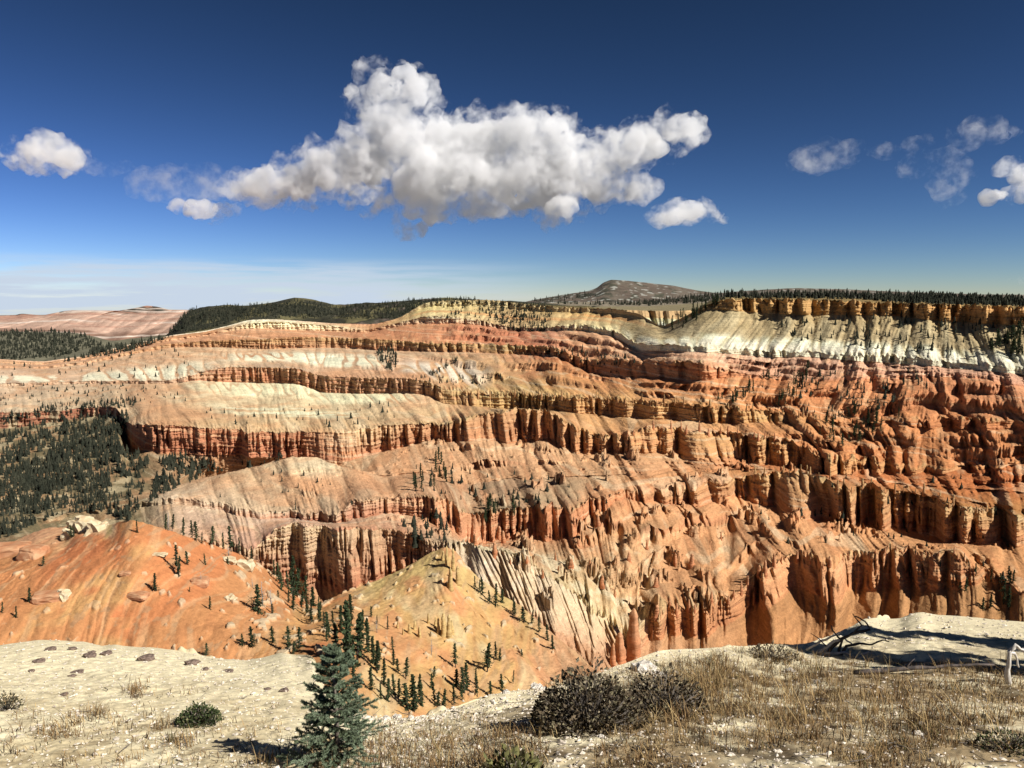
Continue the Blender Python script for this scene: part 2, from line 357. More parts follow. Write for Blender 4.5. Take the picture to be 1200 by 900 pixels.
# relief strength at each line (metres): big buttresses, small columns
amp = dict(A=10, Bb=17, Bt=18, Cb=17, Ct=19, E1=13, E2=13, Fb=15, Ft=17, Gb=13, Gt=13, Hb=10, Ht=11, Wb=9, Wt=9, Rb=14, Rt=14, P=3, Q=0)
YY, ZZ, TT, SS, AMP, CL, TOP = [], [], [], [], [], [], []
for k, n in enumerate(nseg):
    (Ya, Za), (Yb, Zb) = L_[order[k]], L_[order[k + 1]]
    t = np.linspace(0, 1, n, endpoint=(k == len(nseg) - 1))[:, None]
    cliff = order[k].endswith('b') and order[k + 1].endswith('t')
    tz = t if cliff else t ** 1.12
    cl2 = np.zeros((n, NJ))
    if k in (2, 4, 6, 8, 10, 12):
        reach = np.clip((Zb - Za) / 25.0, 0, 1)
        for q, (tc, fr_) in enumerate(((0.36, 0.24), (0.70, 0.20))):
            t0 = tc + 0.16 * perlin(AG / 70, 0 * AG + .5, 200 + k * 9 + q) + 0.06 * perlin(AG / 19, 0 * AG + .5, 300 + k * 9 + q)
            on = sstep(-0.05, 0.3, perlin(AG / 55, 0 * AG + 9.5, 400 + k * 9 + q) + 0.28) * np.interp(AG, [150, 200, 480, 560], [0.0, 0.55, 0.75, 1.45]) * reach
            st_ = sstep(t0 - 0.035, t0 + 0.035, t) - t
            tz = tz + fr_ * on * st_
            cl2 = np.maximum(cl2, on * sstep(t0 - 0.06, t0 - 0.02, t) * sstep(t0 + 0.06, t0 + 0.02, t))
    YY.append(Ya + (Yb - Ya) * t); ZZ.append(Za + (Zb - Za) * tz)
    TT.append(np.broadcast_to(t, (n, NJ))); SS.append(np.full((n, NJ), k))
    aa = amp[order[k]] + (amp[order[k + 1]] - amp[order[k]]) * t
    if not cliff: aa = aa * ((0.12 + 0.88 * t ** 2.5) if k == 0 else (1 - 0.62 * np.sin(np.pi * t)))
    hgt = np.clip((Zb - Za) / 14.0, 0, 1)[None, :]
    if k == 1: hgt = hgt * (1 - np.interp(AG, [535, 560, 745, 765], [0, 1, 1, 0]))[None, :]
    if cliff: hgt = hgt * (1 - 0.85 * RAMP[order[k][0]])[None, :]
    AMP.append(np.broadcast_to(aa, (n, NJ)))
    if cliff:
        CL.append(np.minimum(1, np.minimum(t * 8, 1)) * np.ones((n, NJ)) * hgt)
        TOP.append(sstep(0.72, 1.0, t) * hgt)
    else:
        CL.append(cl2 * 0.8)
        pk, nx = order[k], k
        if pk.endswith('t'):
            (Yp, Zp) = L_[pk[0] + 'b']; hp = np.clip((Za - Zp) / 14.0, 0, 1)[None, :]
            TOP.append(sstep(0.16, 0.0, t) * hp)
        else: TOP.append(np.zeros((n, NJ)))
YY, ZZ, TT, SS, AMP, CL, TOP = [np.vstack(v).astype(np.float32) for v in (YY, ZZ, TT, SS, AMP, CL, TOP)]
TOPR9 = sum(nseg[:10])
A1 = ((AG - 600) / FPX).astype(np.float32)[None, :]
XX = A1 * YY
# downslope flow lines wander sideways: noise is read along X with a slow warp
dZs = np.diff(ZZ, axis=0, prepend=ZZ[:1]) * (np.isin(SS, [1, 3, 7, 9, 11, 13, 15]) == 0)
ZS = (ZZ[:1] + np.cumsum(dZs, axis=0)).astype(np.float32)      # height climbed on slopes only: cliffs stay plumb
ZS = ZS - ZS[TOPR9] - 150
wx = 14 * perlin(XX / 150, ZS / 90 + 5, 11) + 3.5 * perlin(XX / 45, ZS / 40, 12)
fdens = np.interp(AG, [-300, 180, 260, 680, 760, 1500], [1.3, 1.3, 1.7, 1.6, 1.0, 1.0])
lat = np.concatenate([[0], np.cumsum(0.5 * (fdens[1:] + fdens[:-1]) * np.diff(AG))]) / FPX * 1100
XR = lat[None, :].astype(np.float32) * (YY / 1100) ** 0.12
slo = np.interp(AG, [-300, 200, 480, 600, 850, 1000, 1200], [0.0, 0.05, 0.4, 1.0, 0.8, 0.5, 0.3])[None, :] * (ZS + 200)
shi = np.interp(AG, [-300, 500, 740, 900, 1050, 1200], [0.2, 0.4, 0.9, 0.6, 0.25, -0.1])[None, :] * (ZS + 120)
up = sstep(-190, -130, ZS)
xl = XR + wx - slo * (1 - up) - (shi + 0 * slo) * up
big = billow(xl / 74, YY / 420, 21) * 1.5
med = billow(xl / 27, YY / 300 + 3, 22)
sm = billow(xl / 11.5, ZZ / 40 + YY / 300, 23)
m1 = 0.25 + 0.75 * sstep(-0.2, 0.35, perlin(XX / 70 + 7, ZZ / 30, 28) + 0.5 * perlin(XX / 25, ZZ / 14, 29))
m2 = sstep(-0.15, 0.3, perlin(XX / 60 + 3, YY / 90, 30) + 0.4 * perlin(XX / 22, ZZ / 30, 36))
fin = billow(xl / 5.2, ZZ / 50, 24)
cliffband = (CL > 0.02)
rightness = np.interp(AG, [-300, 480, 540, 850, 1000, 1500], [0.35, 0.45, 0.9, 1.25, 1.35, 1.2])[None, :]
bw = np.where(SS >= 8, 0.75, 1.0)
huge = billow(XR / 200 + 0.4 * perlin(XX / 200, YY / 260, 18), YY / 900 + 4, 19)
hw = np.interp(AG, [-300, 300, 560, 1500], [0.3, 0.5, 1.0, 1.0])[None, :] * np.clip(AMP / 15, 0, 1) * np.where(SS >= 7, 0.55, 1.0)
S = 26 * hw * (huge - 0.62) + AMP * rightness * (bw * (big - 0.7) + 0.85 * (med - 0.45)) + AMP * 0.36 * (sm - 0.4) * m1
# narrow deep alcoves between the buttresses
near_c = np.maximum(CL, np.where(np.isin(SS, [2, 6, 8, 10]), sstep(0.65, 1.0, TT) * np.clip(AMP / 12, 0, 1), 0))
S -= near_c * rightness * m2 * (11 * sstep(0.34, 0.04, med) + 4.5 * m1 * sstep(0.26, 0.05, sm))
S += (0.5 + 2.0 * CL) * (sm - 0.4) * 1.1 * m1
S += CL * (4.0 * (fin - 0.4) * m1 + 1.4 * perlin(xl / 3.6, ZZ / 20, 25))
led = perlin(ZZ / 4.5, XX / 90, 31) * 1.3 + perlin(ZZ / 1.9, XX / 60, 32) * 0.7
S += CL * led * 2.0
S += CL * 2.4 * np.round(perlin(xl / 7, ZZ / 26, 37) * 2.6) / 2.6 + 0.9 * fbm(XX / 14, ZZ / 9, 4, 38, 0.6)
lm = sstep(-0.05, 0.3, fbm(XX / 130, YY / 90, 2, 34)) * (SS < 13) * (SS > 1)
S += (1 - CL) * (0.8 * fbm(XX / 6, ZZ / 5, 3, 33, 0.6) * (1 + 0.6 * med) + lm * np.where(SS >= 7, 0.5, 1.0) * (perlin(ZZ / 6.0, XX / 120, 35) * 2.2 + led * 1.0))
# scattered outcrops and pinnacles standing out of the slopes of the middle basin
oc = sstep(0.42, 0.54, perlin(XX / 24, YY / 34, 41) + 0.40 * perlin(XX / 8, YY / 11, 42) + 0.2 * perlin(XX / 3.5, YY / 5, 44)) * sstep(-0.1, 0.25, fbm(XX / 110 + 3, YY / 70, 2, 46) + np.where((SS == 2) | (SS == 3), 0.12, -0.05))
ocm = ((SS >= 1) & (SS <= 6)) * np.interp(AG, [420, 530, 560, 900, 1050, 1200], [0.1, 0.6, 1, 1, 0.5, 0.3])[None, :]
OUT = (oc * ocm).astype(np.float32)
lift = OUT * (8 + 7 * perlin(XX / 9, YY / 12, 43) + 2.5 * perlin(XX / 3, YY / 3, 45))
wv = (1 - CL) * np.where((SS > 15), 0.25, 1) * np.where(np.isin(SS, [1, 3, 7, 9, 11, 13, 15]), 0, np.sin(np.pi * np.clip(TT, 0, 1)) ** 0.6)
segh = np.clip(AMP / 14, 0, 1.2) * np.interp(AG, [-300, 150, 480, 560], [0.45, 0.55, 0.7, 1.0])[None, :]
soft = np.where(SS == 0, 0.25, np.where(SS <= 6, 0.6, 1.0))
lift = lift + wv * segh * (9 * hw * (huge - 0.62) * soft + np.where(SS >= 8, 5.0, 8.0) * (big - 0.7) * soft + 6.5 * (med - 0.45) * soft + m1 * (2.2 * (sm - 0.4) + 0.7 * (fin - 0.4)))
# spiky cliff tops
spike = np.clip(perlin(xl / 5.0, YY / 40, 26) * 1.3 + 0.5 * perlin(xl / 12.0, YY / 60, 27), -1, 1.2)
lift = lift + TOP * spike * 4.0 * np.clip(rightness, 0.4, 1)
rm = np.interp(AG, [-300, 470, 520, 800, 860], [0.15, 0.25, 0.6, 0.6, 1])[None, :]
flut = np.where(SS <= 1, 1.0, np.where(SS == 2, 1 - TT, 0)) * np.interp(AG, [535, 565, 740, 765], [0, 1, 1, 0])[None, :]
xf = XR + 1.1 * (ZZ + 300) + 0.4 * wx
S = S * (1 - 0.62 * flut) + flut * (5.0 * (billow(xf / 10, YY / 260, 47) - 0.4) + 2.2 * (billow(xf / 4.6, YY / 200, 48) - 0.4))
fan = np.where((SS >= 8) & (SS <= 14) & (SS != 9), 1.0, 0.0) * np.interp(AG, [770, 840, 1500], [0, 1, 1])[None, :] * (1 - 0.7 * CL)
fdir = np.interp(AG, [780, 900, 1060, 1130, 1200], [0.9, 0.6, 0.3, -0.3, -0.7])[None, :]
xg = A1 * 1200 - fdir * (ZZ + 130) + 0.5 * wx
S = S * (1 - 0.45 * fan) + fan * np.where(SS >= 13, 0.6, 1.0) * (6.5 * (billow(xg / 24, YY / 500, 53) - 0.45) + 3.2 * (billow(xg / 9.5, YY / 300, 54) - 0.4) + 1.2 * (billow(xg / 4.2, YY / 300, 55) - 0.4))
S = np.where(SS >= 14, S * rm, S)
S -= np.where(SS <= 12, AMP * rightness * 0.55 + 3 * hw, AMP * rightness * 0.3) * (1 - flut)
S *= np.clip(YY / 900, 0.75, 1.15)
edge = np.where(SS >= 17, 0.2, 1.0)
YD = YY - S * edge
XD = A1 * YD
ZD = ZZ + lift + 0.4 * fbm(XX / 9, YY / 9, 3, 51) * (1 - CL)
# ---- colour of the rock, bed by bed
base_c = np.zeros((len(nseg), 2, NJ, 3), np.float32)
def setc(k, lo, hi=None):
    base_c[k, 0] = pal(lo, AG); base_c[k, 1] = pal(hi or lo, AG)
FL = (128, 104, 74)
setc(0, [(150, FL), (220, (190, 130, 95)), (450, (200, 140, 95)), (560, (200, 140, 105)), (760, (205, 145, 105)), (900, (190, 125, 80)), (1200, (170, 115, 72))])
setc(1, [(150, FL), (220, (185, 110, 80)), (330, (178, 104, 74)), (480, (190, 118, 84)), (540, (218, 172, 138)), (620, (220, 172, 132)), (740, (215, 150, 112)), (780, (205, 128, 84)), (1000, (212, 136, 90)), (1200, (200, 125, 80))],
        [(150, FL), (220, (205, 150, 115)), (330, (222, 178, 138)), (480, (205, 150, 110)), (540, (226, 186, 150)), (680, (226, 184, 144)), (760, (225, 180, 130)), (800, (210, 138, 92)), (1000, (216, 150, 105)), (1200, (200, 130, 85))])
setc(2, [(150, FL), (210, (215, 165, 135)), (330, (200, 130, 100)), (480, (205, 140, 105)), (540, (225, 190, 150)), (700, (222, 178, 130)), (800, (214, 145, 98)), (1200, (206, 136, 88))],
        [(150, FL), (210, (222, 172, 138)), (330, (218, 170, 140)), (480, (205, 145, 108)), (560, (205, 130, 88)), (800, (214, 144, 98)), (1200, (208, 138, 90))])
setc(3, [(150, FL), (210, (225, 178, 145)), (340, (195, 120, 90)), (410, (190, 115, 85)), (480, (205, 135, 98)), (700, (206, 126, 84)), (1200, (212, 140, 94))],
        [(150, FL), (210, (228, 185, 150)), (340, (225, 180, 145)), (430, (200, 150, 115)), (520, (210, 140, 100)), (700, (208, 132, 90)), (900, (205, 150, 100)), (1200, (205, 148, 98))])
setc(4, [(150, FL), (190, (228, 185, 150)), (300, (222, 165, 125)), (450, (205, 145, 108)), (560, (178, 132, 98)), (620, (185, 138, 105)), (700, (205, 135, 92)), (830, (214, 142, 100)), (900, (196, 128, 80)), (1000, (190, 122, 74)), (1200, (180, 120, 70))],
        [(150, FL), (190, (220, 165, 125)), (340, (225, 170, 125)), (450, (210, 150, 110)), (560, (190, 138, 104)), (650, (200, 150, 112)), (740, (214, 145, 98)), (900, (198, 128, 78)), (1000, (194, 110, 62)), (1200, (188, 105, 60))])
setc(5, [(150, FL), (190, (215, 160, 120)), (450, (212, 150, 108)), (700, (212, 148, 104)), (900, (200, 122, 76)), (1200, (192, 106, 60))])
setc(6, [(150, FL), (190, (140, 108, 78)), (330, (170, 120, 86)), (400, (210, 150, 108)), (560, (212, 150, 108)), (700, (214, 150, 106)), (800, (214, 146, 102)), (900, (202, 120, 74)), (1200, (192, 106, 60))],
        [(150, FL), (190, (160, 115, 82)), (330, (175, 118, 84)), (400, (215, 155, 112)), (600, (216, 155, 112)), (800, (212, 150, 104)), (900, (200, 118, 72)), (1200, (196, 108, 62))])
setc(7, [(0, (150, 95, 70)), (140, (150, 95, 70)), (150, (178, 104, 74)), (350, (188, 112, 80)), (500, (204, 130, 90)), (700, (204, 132, 88)), (900, (204, 138, 88)), (1000, (198, 122, 76)), (1200, (192, 108, 64))],
        [(0, (172, 100, 76)), (140, (172, 104, 78)), (150, (200, 128, 92)), (350, (200, 130, 92)), (420, (222, 172, 125)), (500, (210, 148, 104)), (700, (206, 145, 98)), (900, (204, 152, 98)), (1200, (192, 120, 74))])
setc(8, [(0, (196, 160, 128)), (140, (200, 158, 122)), (200, (212, 158, 114)), (350, (214, 162, 116)), (450, (220, 168, 122)), (560, (212, 155, 105)), (700, (205, 140, 92)), (800, (204, 122, 78)), (900, (198, 110, 66)), (1200, (196, 106, 62))],
        [(0, (210, 165, 132)), (140, (210, 165, 130)), (230, (232, 196, 155)), (350, (240, 205, 160)), (480, (232, 186, 142)), (560, (212, 156, 110)), (700, (206, 152, 102)), (850, (206, 146, 98)), (950, (198, 125, 76)), (1020, (194, 106, 62)), (1200, (194, 106, 62))])
setc(9, [(0, (212, 165, 132)), (200, (212, 160, 125)), (260, (196, 118, 82)), (480, (205, 140, 102)), (540, (196, 145, 92)), (700, (200, 142, 92)), (900, (196, 148, 92)), (1000, (196, 110, 66)), (1200, (192, 106, 64))],
        [(0, (215, 168, 134)), (200, (215, 165, 130)), (300, (204, 138, 98)), (480, (214, 158, 118)), (540, (206, 160, 106)), (700, (200, 154, 98)), (900, (198, 148, 94)), (1000, (194, 105, 62)), (1200, (192, 106, 64))])
setc(10, [(0, (216, 170, 138)), (200, (216, 165, 128)), (300, (214, 165, 130)), (480, (214, 158, 122)), (540, (204, 156, 104)), (700, (200, 148, 92)), (850, (200, 132, 82)), (950, (198, 112, 66)), (1200, (196, 104, 64))],
         [(0, (218, 168, 134)), (200, (216, 160, 120)), (300, (220, 178, 140)), (450, (216, 165, 128)), (540, (205, 155, 118)), (650, (192, 108, 70)), (800, (198, 100, 62)), (900, (202, 108, 68)), (1000, (206, 112, 76)), (1200, (206, 122, 92))])
setc(11, [(0, (216, 160, 124)), (250, (204, 140, 98)), (450, (196, 128, 92)), (600, (182, 124, 80)), (700, (196, 112, 72)), (850, (202, 112, 74)), (950, (208, 120, 88)), (1200, (208, 130, 105))],
         [(0, (216, 158, 122)), (250, (204, 148, 98)), (450, (196, 145, 96)), (600, (190, 148, 96)), (700, (200, 128, 84)), (850, (206, 125, 92)), (950, (212, 135, 108)), (1200, (212, 140, 118))])
setc(12, [(0, (214, 156, 120)), (250, (212, 142, 100)), (450, (202, 128, 88)), (620, (200, 116, 82)), (700, (206, 134, 100)), (800, (212, 140, 112)), (950, (214, 148, 124)), (1200, (212, 146, 124))],
         [(0, (214, 158, 122)), (250, (214, 146, 108)), (300, (222, 160, 122)), (450, (204, 130, 92)), (620, (200, 120, 88)), (700, (214, 160, 130)), (800, (222, 178, 152)), (950, (224, 172, 150)), (1200, (218, 166, 146))])
setc(13, [(0, (218, 166, 130)), (250, (222, 165, 128)), (300, (236, 200, 160)), (390, (236, 196, 158)), (440, (212, 150, 112)), (500, (228, 178, 146)), (600, (205, 160, 130)), (700, (232, 205, 170)), (760, (228, 208, 180)), (1200, (230, 212, 185))],
         [(0, (218, 166, 130)), (250, (220, 160, 122)), (300, (244, 226, 188)), (390, (244, 222, 184)), (440, (214, 155, 115)), (500, (240, 222, 186)), (600, (205, 165, 132)), (700, (240, 220, 180)), (760, (236, 220, 192)), (1200, (236, 222, 196))])
setc(14, [(0, (220, 168, 132)), (250, (214, 152, 112)), (300, (242, 224, 188)), (390, (242, 222, 185)), (440, (212, 150, 110)), (500, (232, 205, 160)), (600, (190, 150, 115)), (700, (240, 220, 176)), (760, (234, 220, 190)), (850, (240, 228, 204)), (1200, (236, 226, 202))],
         [(0, (220, 168, 132)), (250, (214, 152, 112)), (300, (240, 222, 188)), (440, (212, 150, 110)), (500, (222, 195, 138)), (600, (196, 160, 118)), (700, (220, 178, 122)), (800, (200, 178, 132)), (850, (188, 165, 118)), (1000, (196, 164, 112)), (1200, (198, 170, 122))])
setc(15, [(0, (220, 168, 132)), (300, (240, 222, 188)), (440, (212, 150, 110)), (500, (222, 196, 140)), (700, (214, 178, 126)), (830, (198, 156, 102)), (1000, (202, 150, 92)), (1200, (204, 152, 98))],
         [(0, (220, 168, 132)), (300, (240, 222, 188)), (440, (205, 145, 105)), (500, (216, 190, 138)), (700, (205, 172, 125)), (830, (194, 150, 96)), (1000, (204, 152, 94)), (1200, (204, 152, 96))])
setc(16, [(0, (200, 150, 115)), (280, (150, 120, 80)), (500, (130, 110, 75)), (800, (128, 106, 68)), (1200, (168, 132, 84))], [(0, (190, 142, 108)), (280, (100, 88, 56)), (800, (112, 96, 60)), (1200, (112, 96, 60))])
setc(17, [(0, (180, 135, 105)), (300, (90, 80, 50)), (1200, (108, 92, 58))])
jj = np.arange(NJ)
ki = SS.astype(int)
# bed boundaries wander: perturb t before the colour look-up
tp = np.clip(np.where(ki == 14, np.sqrt(TT), TT) + 0.22 * fbm(XX / 60, YY / 60, 3, 61) * (1 - 0.5 * CL), 0, 1)[..., None]
COL = base_c[ki, 0, jj[None, :]] * (1 - tp) + base_c[ki, 1, jj[None, :]] * tp
def paint(mask, c, a=1.0):
    global COL
    m = (np.clip(mask, 0, 1) * a)[..., None].astype(np.float32)
    COL = COL * (1 - m) + alb(c).astype(np.float32) * m
px_m, py_m = AG[None, :] * np.ones_like(YY), None
def band(k, lo, hi, feather=0.15):
    return (ki == k) * sstep(lo - feather, lo + feather, TT) * sstep(hi + feather, hi - feather, TT)
def span(x0, x1, f=25): return sstep(x0 - f, x0 + f, AG)[None, :] * sstep(x1 + f, x1 - f, AG)[None, :]
tri = sstep(0.25, 0.7, med)                            # ribs between gullies
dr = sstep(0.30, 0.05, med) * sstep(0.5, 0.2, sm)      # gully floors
# pale flat-iron beds
def pale_beds():
    paint(band(10, 0.02, 0.38) * span(-100, 235) * sstep(0.3, 0.55, med + 0.25 * perlin(XX / 25, YY / 30, 71)), (244, 216, 180), 0.9)
    paint(band(10, 0.35, 0.72, 0.1) * span(270, 440) * sstep(0.16, 0.4, med), (246, 222, 185), 0.9)
    paint(band(10, 0.25, 0.6) * span(470, 560) * sstep(0.25, 0.5, med), (234, 200, 172), 0.85)
    paint(band(8, 0.70, 1.0, 0.08) * span(238, 480) * sstep(0.1, 0.3, med), (248, 218, 172), 0.85)
    paint(band(8, 0.30, 0.44, 0.06) * span(250, 420) * sstep(0.1, 0.4, fbm(XX / 60, YY / 20, 2, 79) + 0.3), (240, 214, 172), 0.7)
    paint(band(14, 0.05, 0.34, 0.1) * span(745, 1200) * sstep(0.16, 0.42, med), (244, 232, 206), 0.9)
    paint(band(14, 0.02, 0.2, 0.08) * span(745, 1200) * sstep(0.1, 0.3, med), (238, 212, 196), 0.35)
    paint(band(14, 0.34, 0.9) * span(780, 1250) * sstep(0.0, 0.6, fbm(xl / 22, YY / 160, 3, 72)), (222, 208, 172), 0.6)
    paint(band(14, 0.3, 0.95) * span(830, 1250) * sstep(0.1, 0.5, fbm(xl / 30, YY / 200, 3, 73)), (160, 140, 98), 0.55)
    paint(band(14, 0.45, 0.6, 0.08) * span(480, 720), (218, 160, 112), 0.6)
    paint(band(14, 0.72, 0.86, 0.06) * span(680, 760), (222, 158, 104), 0.7)
pale_beds()
paint(band(4, 0.72, 1.0, 0.1) * span(290, 400), (236, 200, 158), 0.7)
paint(band(2, 0.05, 0.6) * span(540, 770) * sstep(-0.1, 0.35, fbm(XX / 28, YY / 30, 3, 74)), (234, 200, 160), 0.7)
paint(band(1, 0.1, 0.9) * span(540, 640) * sstep(0.0, 0.4, fbm(XX / 20, ZZ / 14, 3, 75)), (226, 190, 162), 0.5)
paint(band(4, 0.1, 0.9) * span(545, 690) * sstep(-0.25, 0.3, fbm(XX / 90, YY / 90, 3, 76)), (176, 138, 104), 0.75)
paint(band(4, 0.0, 0.55) * span(750, 880) * sstep(0.15, 0.5, med), (226, 168, 126), 0.8)
paint((ki == 8) * sstep(0.05, 0.35, TT) * span(560, 760) * sstep(0.7, 0.3, TT) * sstep(-0.1, 0.3, fbm(XX / 50, YY / 60, 3, 77)), (226, 168, 122), 0.7)
# red wash and cream wash running down slopes
paint((CL < 0.05) * (ki < 13) * (ki > 1) * sstep(0.15, 0.6, fbm(xl / 26, YY / 200, 3, 81)) * span(480, 1500), (200, 118, 76), 0.3)
paint((CL < 0.05) * (ki < 13) * (ki > 1) * sstep(0.25, 0.7, fbm(xl / 18, YY / 160 + 9, 3, 82)), (228, 180, 138), 0.40)
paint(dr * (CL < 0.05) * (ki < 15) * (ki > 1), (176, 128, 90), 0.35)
warm = ((ki >= 7) * (ki <= 12) * span(660, 1500))
COL = COL * (1 - 0.42 * warm[..., None]) + alb((226, 152, 98)) * 0.42 * warm[..., None]
# cliffs: thin level beds, red and pale
zb = perlin(ZZ / 5.0 + 0.02 * XX, XX / 400, 83); zb2 = perlin(ZZ / 2.2, XX / 260, 84)
paint(CL * sstep(0.15, 0.5, zb) * (ki < 13), (222, 170, 126), 0.45)
paint(CL * sstep(-0.15, -0.5, zb) * (ki < 13), (182, 108, 74), 0.45)
paint(CL * sstep(0.1, 0.5, zb2) * (ki < 13), (178, 108, 76), 0.25)
sl = (CL < 0.5) * (ki > 1) * (ki < 13)
zl = perlin(ZZ / 3.2 + 0.015 * XX, XX / 500, 86); zl2 = perlin(ZZ / 9.0, XX / 500, 87)
paint(sl * sstep(0.28, 0.5, zl), (238, 200, 160), 0.30)
paint(sl * sstep(-0.28, -0.5, zl), (186, 128, 90), 0.28)
paint(sl * sstep(0.1, 0.5, zl2) * span(150, 560), (214, 142, 98), 0.5)
paint(sl * sstep(0.0, 0.5, fbm(XX / 60, YY / 60, 4, 88)) * span(-300, 560), (222, 150, 104), 0.35)
pale_beds()
paint((ki <= 7) * span(-300, 150) * sstep(0.1, 0.5, fbm(XX / 40, YY / 40, 4, 89)), (196, 164, 126), 0.7)
paint((ki == 0) * span(760, 1500) * sstep(-0.3, 0.4, fbm(xl / 14, YY / 80, 3, 90)), (198, 134, 88), 0.6)
paint(OUT * sstep(-0.2, 0.3, perlin(ZZ / 4, XX / 90, 85)), (210, 130, 84), 0.5)
paint(TOP * sstep(0.0, 0.6, spike) * span(500, 1500), (200, 162, 112), 0.55)
# ground under the valley woods, and a bare chute through them
COL = COL * np.where((ki >= 15)[..., None], np.array([1.04, 0.92, 0.90]), np.where((ki >= 13)[..., None], np.array([1.03, 0.91, 0.80]), 1.0))
COL = np.clip(COL * np.array([1.13, 1.19, 1.13]), 0, 0.86)
k14 = ((ki == 14) * span(740, 1500) * sstep(0.22, 0.42, TT + 0.1 * fbm(XX / 25, YY / 60, 2, 78)))[..., None] * 0.68
COL = COL * (1 - k14) + alb((206, 168, 120)) * k14
COL = COL * (1 - 0.10 * ((ki == 14) * span(740, 1500) * sstep(0.2, 0.5, TT))[..., None])
rock_mat = vcol_mat('canyon_rock', scales=((0.012, 0.14), (0.09, 0.20), (0.35, 0.24), (0.9, 0.25)), bump=0.75, bscale=0.35, strata=0.17, zscale=0.16, bdist=2.6)
P = np.stack([XD, YD, ZD], -1)
canyon = mesh_np('canyon_terrain', P.reshape(-1, 3), grid_faces(*P.shape[:2]), rock_mat, col=COL.reshape(-1, 3))
tag(canyon, kind='structure')
zstamp(P, 1)
TOPROW = {nm: sum(nseg[:order.index(nm)]) for nm in order[:-1]}
MAIN = P
# ------------------------------------------------------------------ distant sheets
def sheet(name, lines, ncols, nrows, relief, colf, mat, sid, margin=(-320, 1520), zshift=0.0):
    ag = np.linspace(margin[0], margin[1], ncols)
    LY = [line_ab(py, d, ag, 1.6) for py, d in lines]
    rows = []
    for k in range(len(LY) - 1):
        t = np.linspace(0, 1, nrows[k], endpoint=(k == len(LY) - 2))[:, None]
        rows.append((LY[k][0] + (LY[k + 1][0] - LY[k][0]) * t, LY[k][1] + (LY[k + 1][1] - LY[k][1]) * t, np.broadcast_to(t, (nrows[k], ncols)), np.full((nrows[k], ncols), k)))
    Y, Z, T, K = [np.vstack([r[i] for r in rows]) for i in range(4)]
    a = ((ag - 600) / FPX)[None, :]
    X = a * Y
    dY, dZ = relief(X, Y, Z, T, K, ag)
    Y2 = Y - dY; X2 = a * Y2; Z2 = Z + dZ
    col = colf(X, Y, Z, T, K, ag)
    Pq = np.stack([X2, Y2, Z2], -1)
    o = mesh_np(name, Pq.reshape(-1, 3), grid_faces(*Pq.shape[:2]), mat, col=col.reshape(-1, 3))
    tag(o, kind='structure'); zstamp(Pq, sid)
    return Pq
def span_a(ag, x0, x1, f=15): return (sstep(x0 - f, x0 + f, ag) * sstep(x1 + f, x1 - f, ag))[None, :]
def blendc(shape, c): return np.broadcast_to(alb(c), shape + (3,)).copy()
def pmix(Cc, m, c, a=1.0):
    m = (np.clip(m, 0, 1) * a)[..., None]; return Cc * (1 - m) + alb(c) * m
far_mat = vcol_mat('far_rock', scales=((0.004, 0.18), (0.03, 0.2)), bump=0.5, bscale=0.05, strata=0.14, zscale=0.05, bdist=8)
# far pink cliffs on the left
def rel_t(X, Y, Z, T, K, ag):
    m = billow(X / 260 + 0.3 * perlin(X / 300, Y / 400, 5), Y / 1500, 91); n = billow(X / 90, Y / 700, 92)
    A = np.where(K == 0, 90, np.where(K < 3, 70, 5))
    return A * (m - 0.5) + 0.35 * A * (n - 0.4), np.where(K < 3, 3 * perlin(X / 60, Y / 60, 93), 0)
def col_t(X, Y, Z, T, K, ag):
    c = blendc(X.shape, (206, 160, 132))
    c = pmix(c, (K == 0) * 1.0, (120, 108, 84))
    c = pmix(c, (K == 1) * sstep(0.45, 0.1, T + 0.2 * perlin(X / 120, Y / 80, 94)), (150, 110, 88))
    zz = perlin(Z / 14 + 1.2 * fbm(X / 500, Y / 500, 3, 9), X / 900, 95)
    c = pmix(c, (K >= 1) * span_a(ag, 148, 196, 5) * (K == 2) * sstep(0.35, 0.75, T + 0.15 * perlin(X / 60, Y / 60, 7)), (60, 56, 44))
    c = pmix(c, (K > 0) * sstep(0.2, 0.5, zz), (232, 198, 172), 0.8)
    c = pmix(c, (K > 0) * sstep(-0.2, -0.5, zz), (186, 130, 104), 0.7)
    return c
sheet('far_cliffs', [
    ([(-320, 428), (0, 428), (320, 420)], [(-320, 3500), (320, 3500)]),
    ([(-320, 392), (0, 388), (90, 390), (130, 399), (200, 392), (320, 380)], [(-320, 4400), (320, 4500)]),
    ([(-320, 381), (0, 378), (60, 376), (100, 373), (200, 374), (320, 372)], [(-320, 4750), (320, 4800)]),
    ([(-320, 364), (0, 370), (20, 369), (25, 367.5), (50, 369.5), (75, 364.5), (85, 363.5), (140, 364), (158, 361), (172, 358), (185, 359.5), (198, 363), (240, 363), (320, 363)], [(-320, 5100), (320, 5100)]),
    ([(-320, 368), (0, 375), (320, 368)], [(-320, 9000), (320, 9000)])], 620, [70, 50, 40, 10], rel_t, col_t, far_mat, 3, margin=(-320, 360))
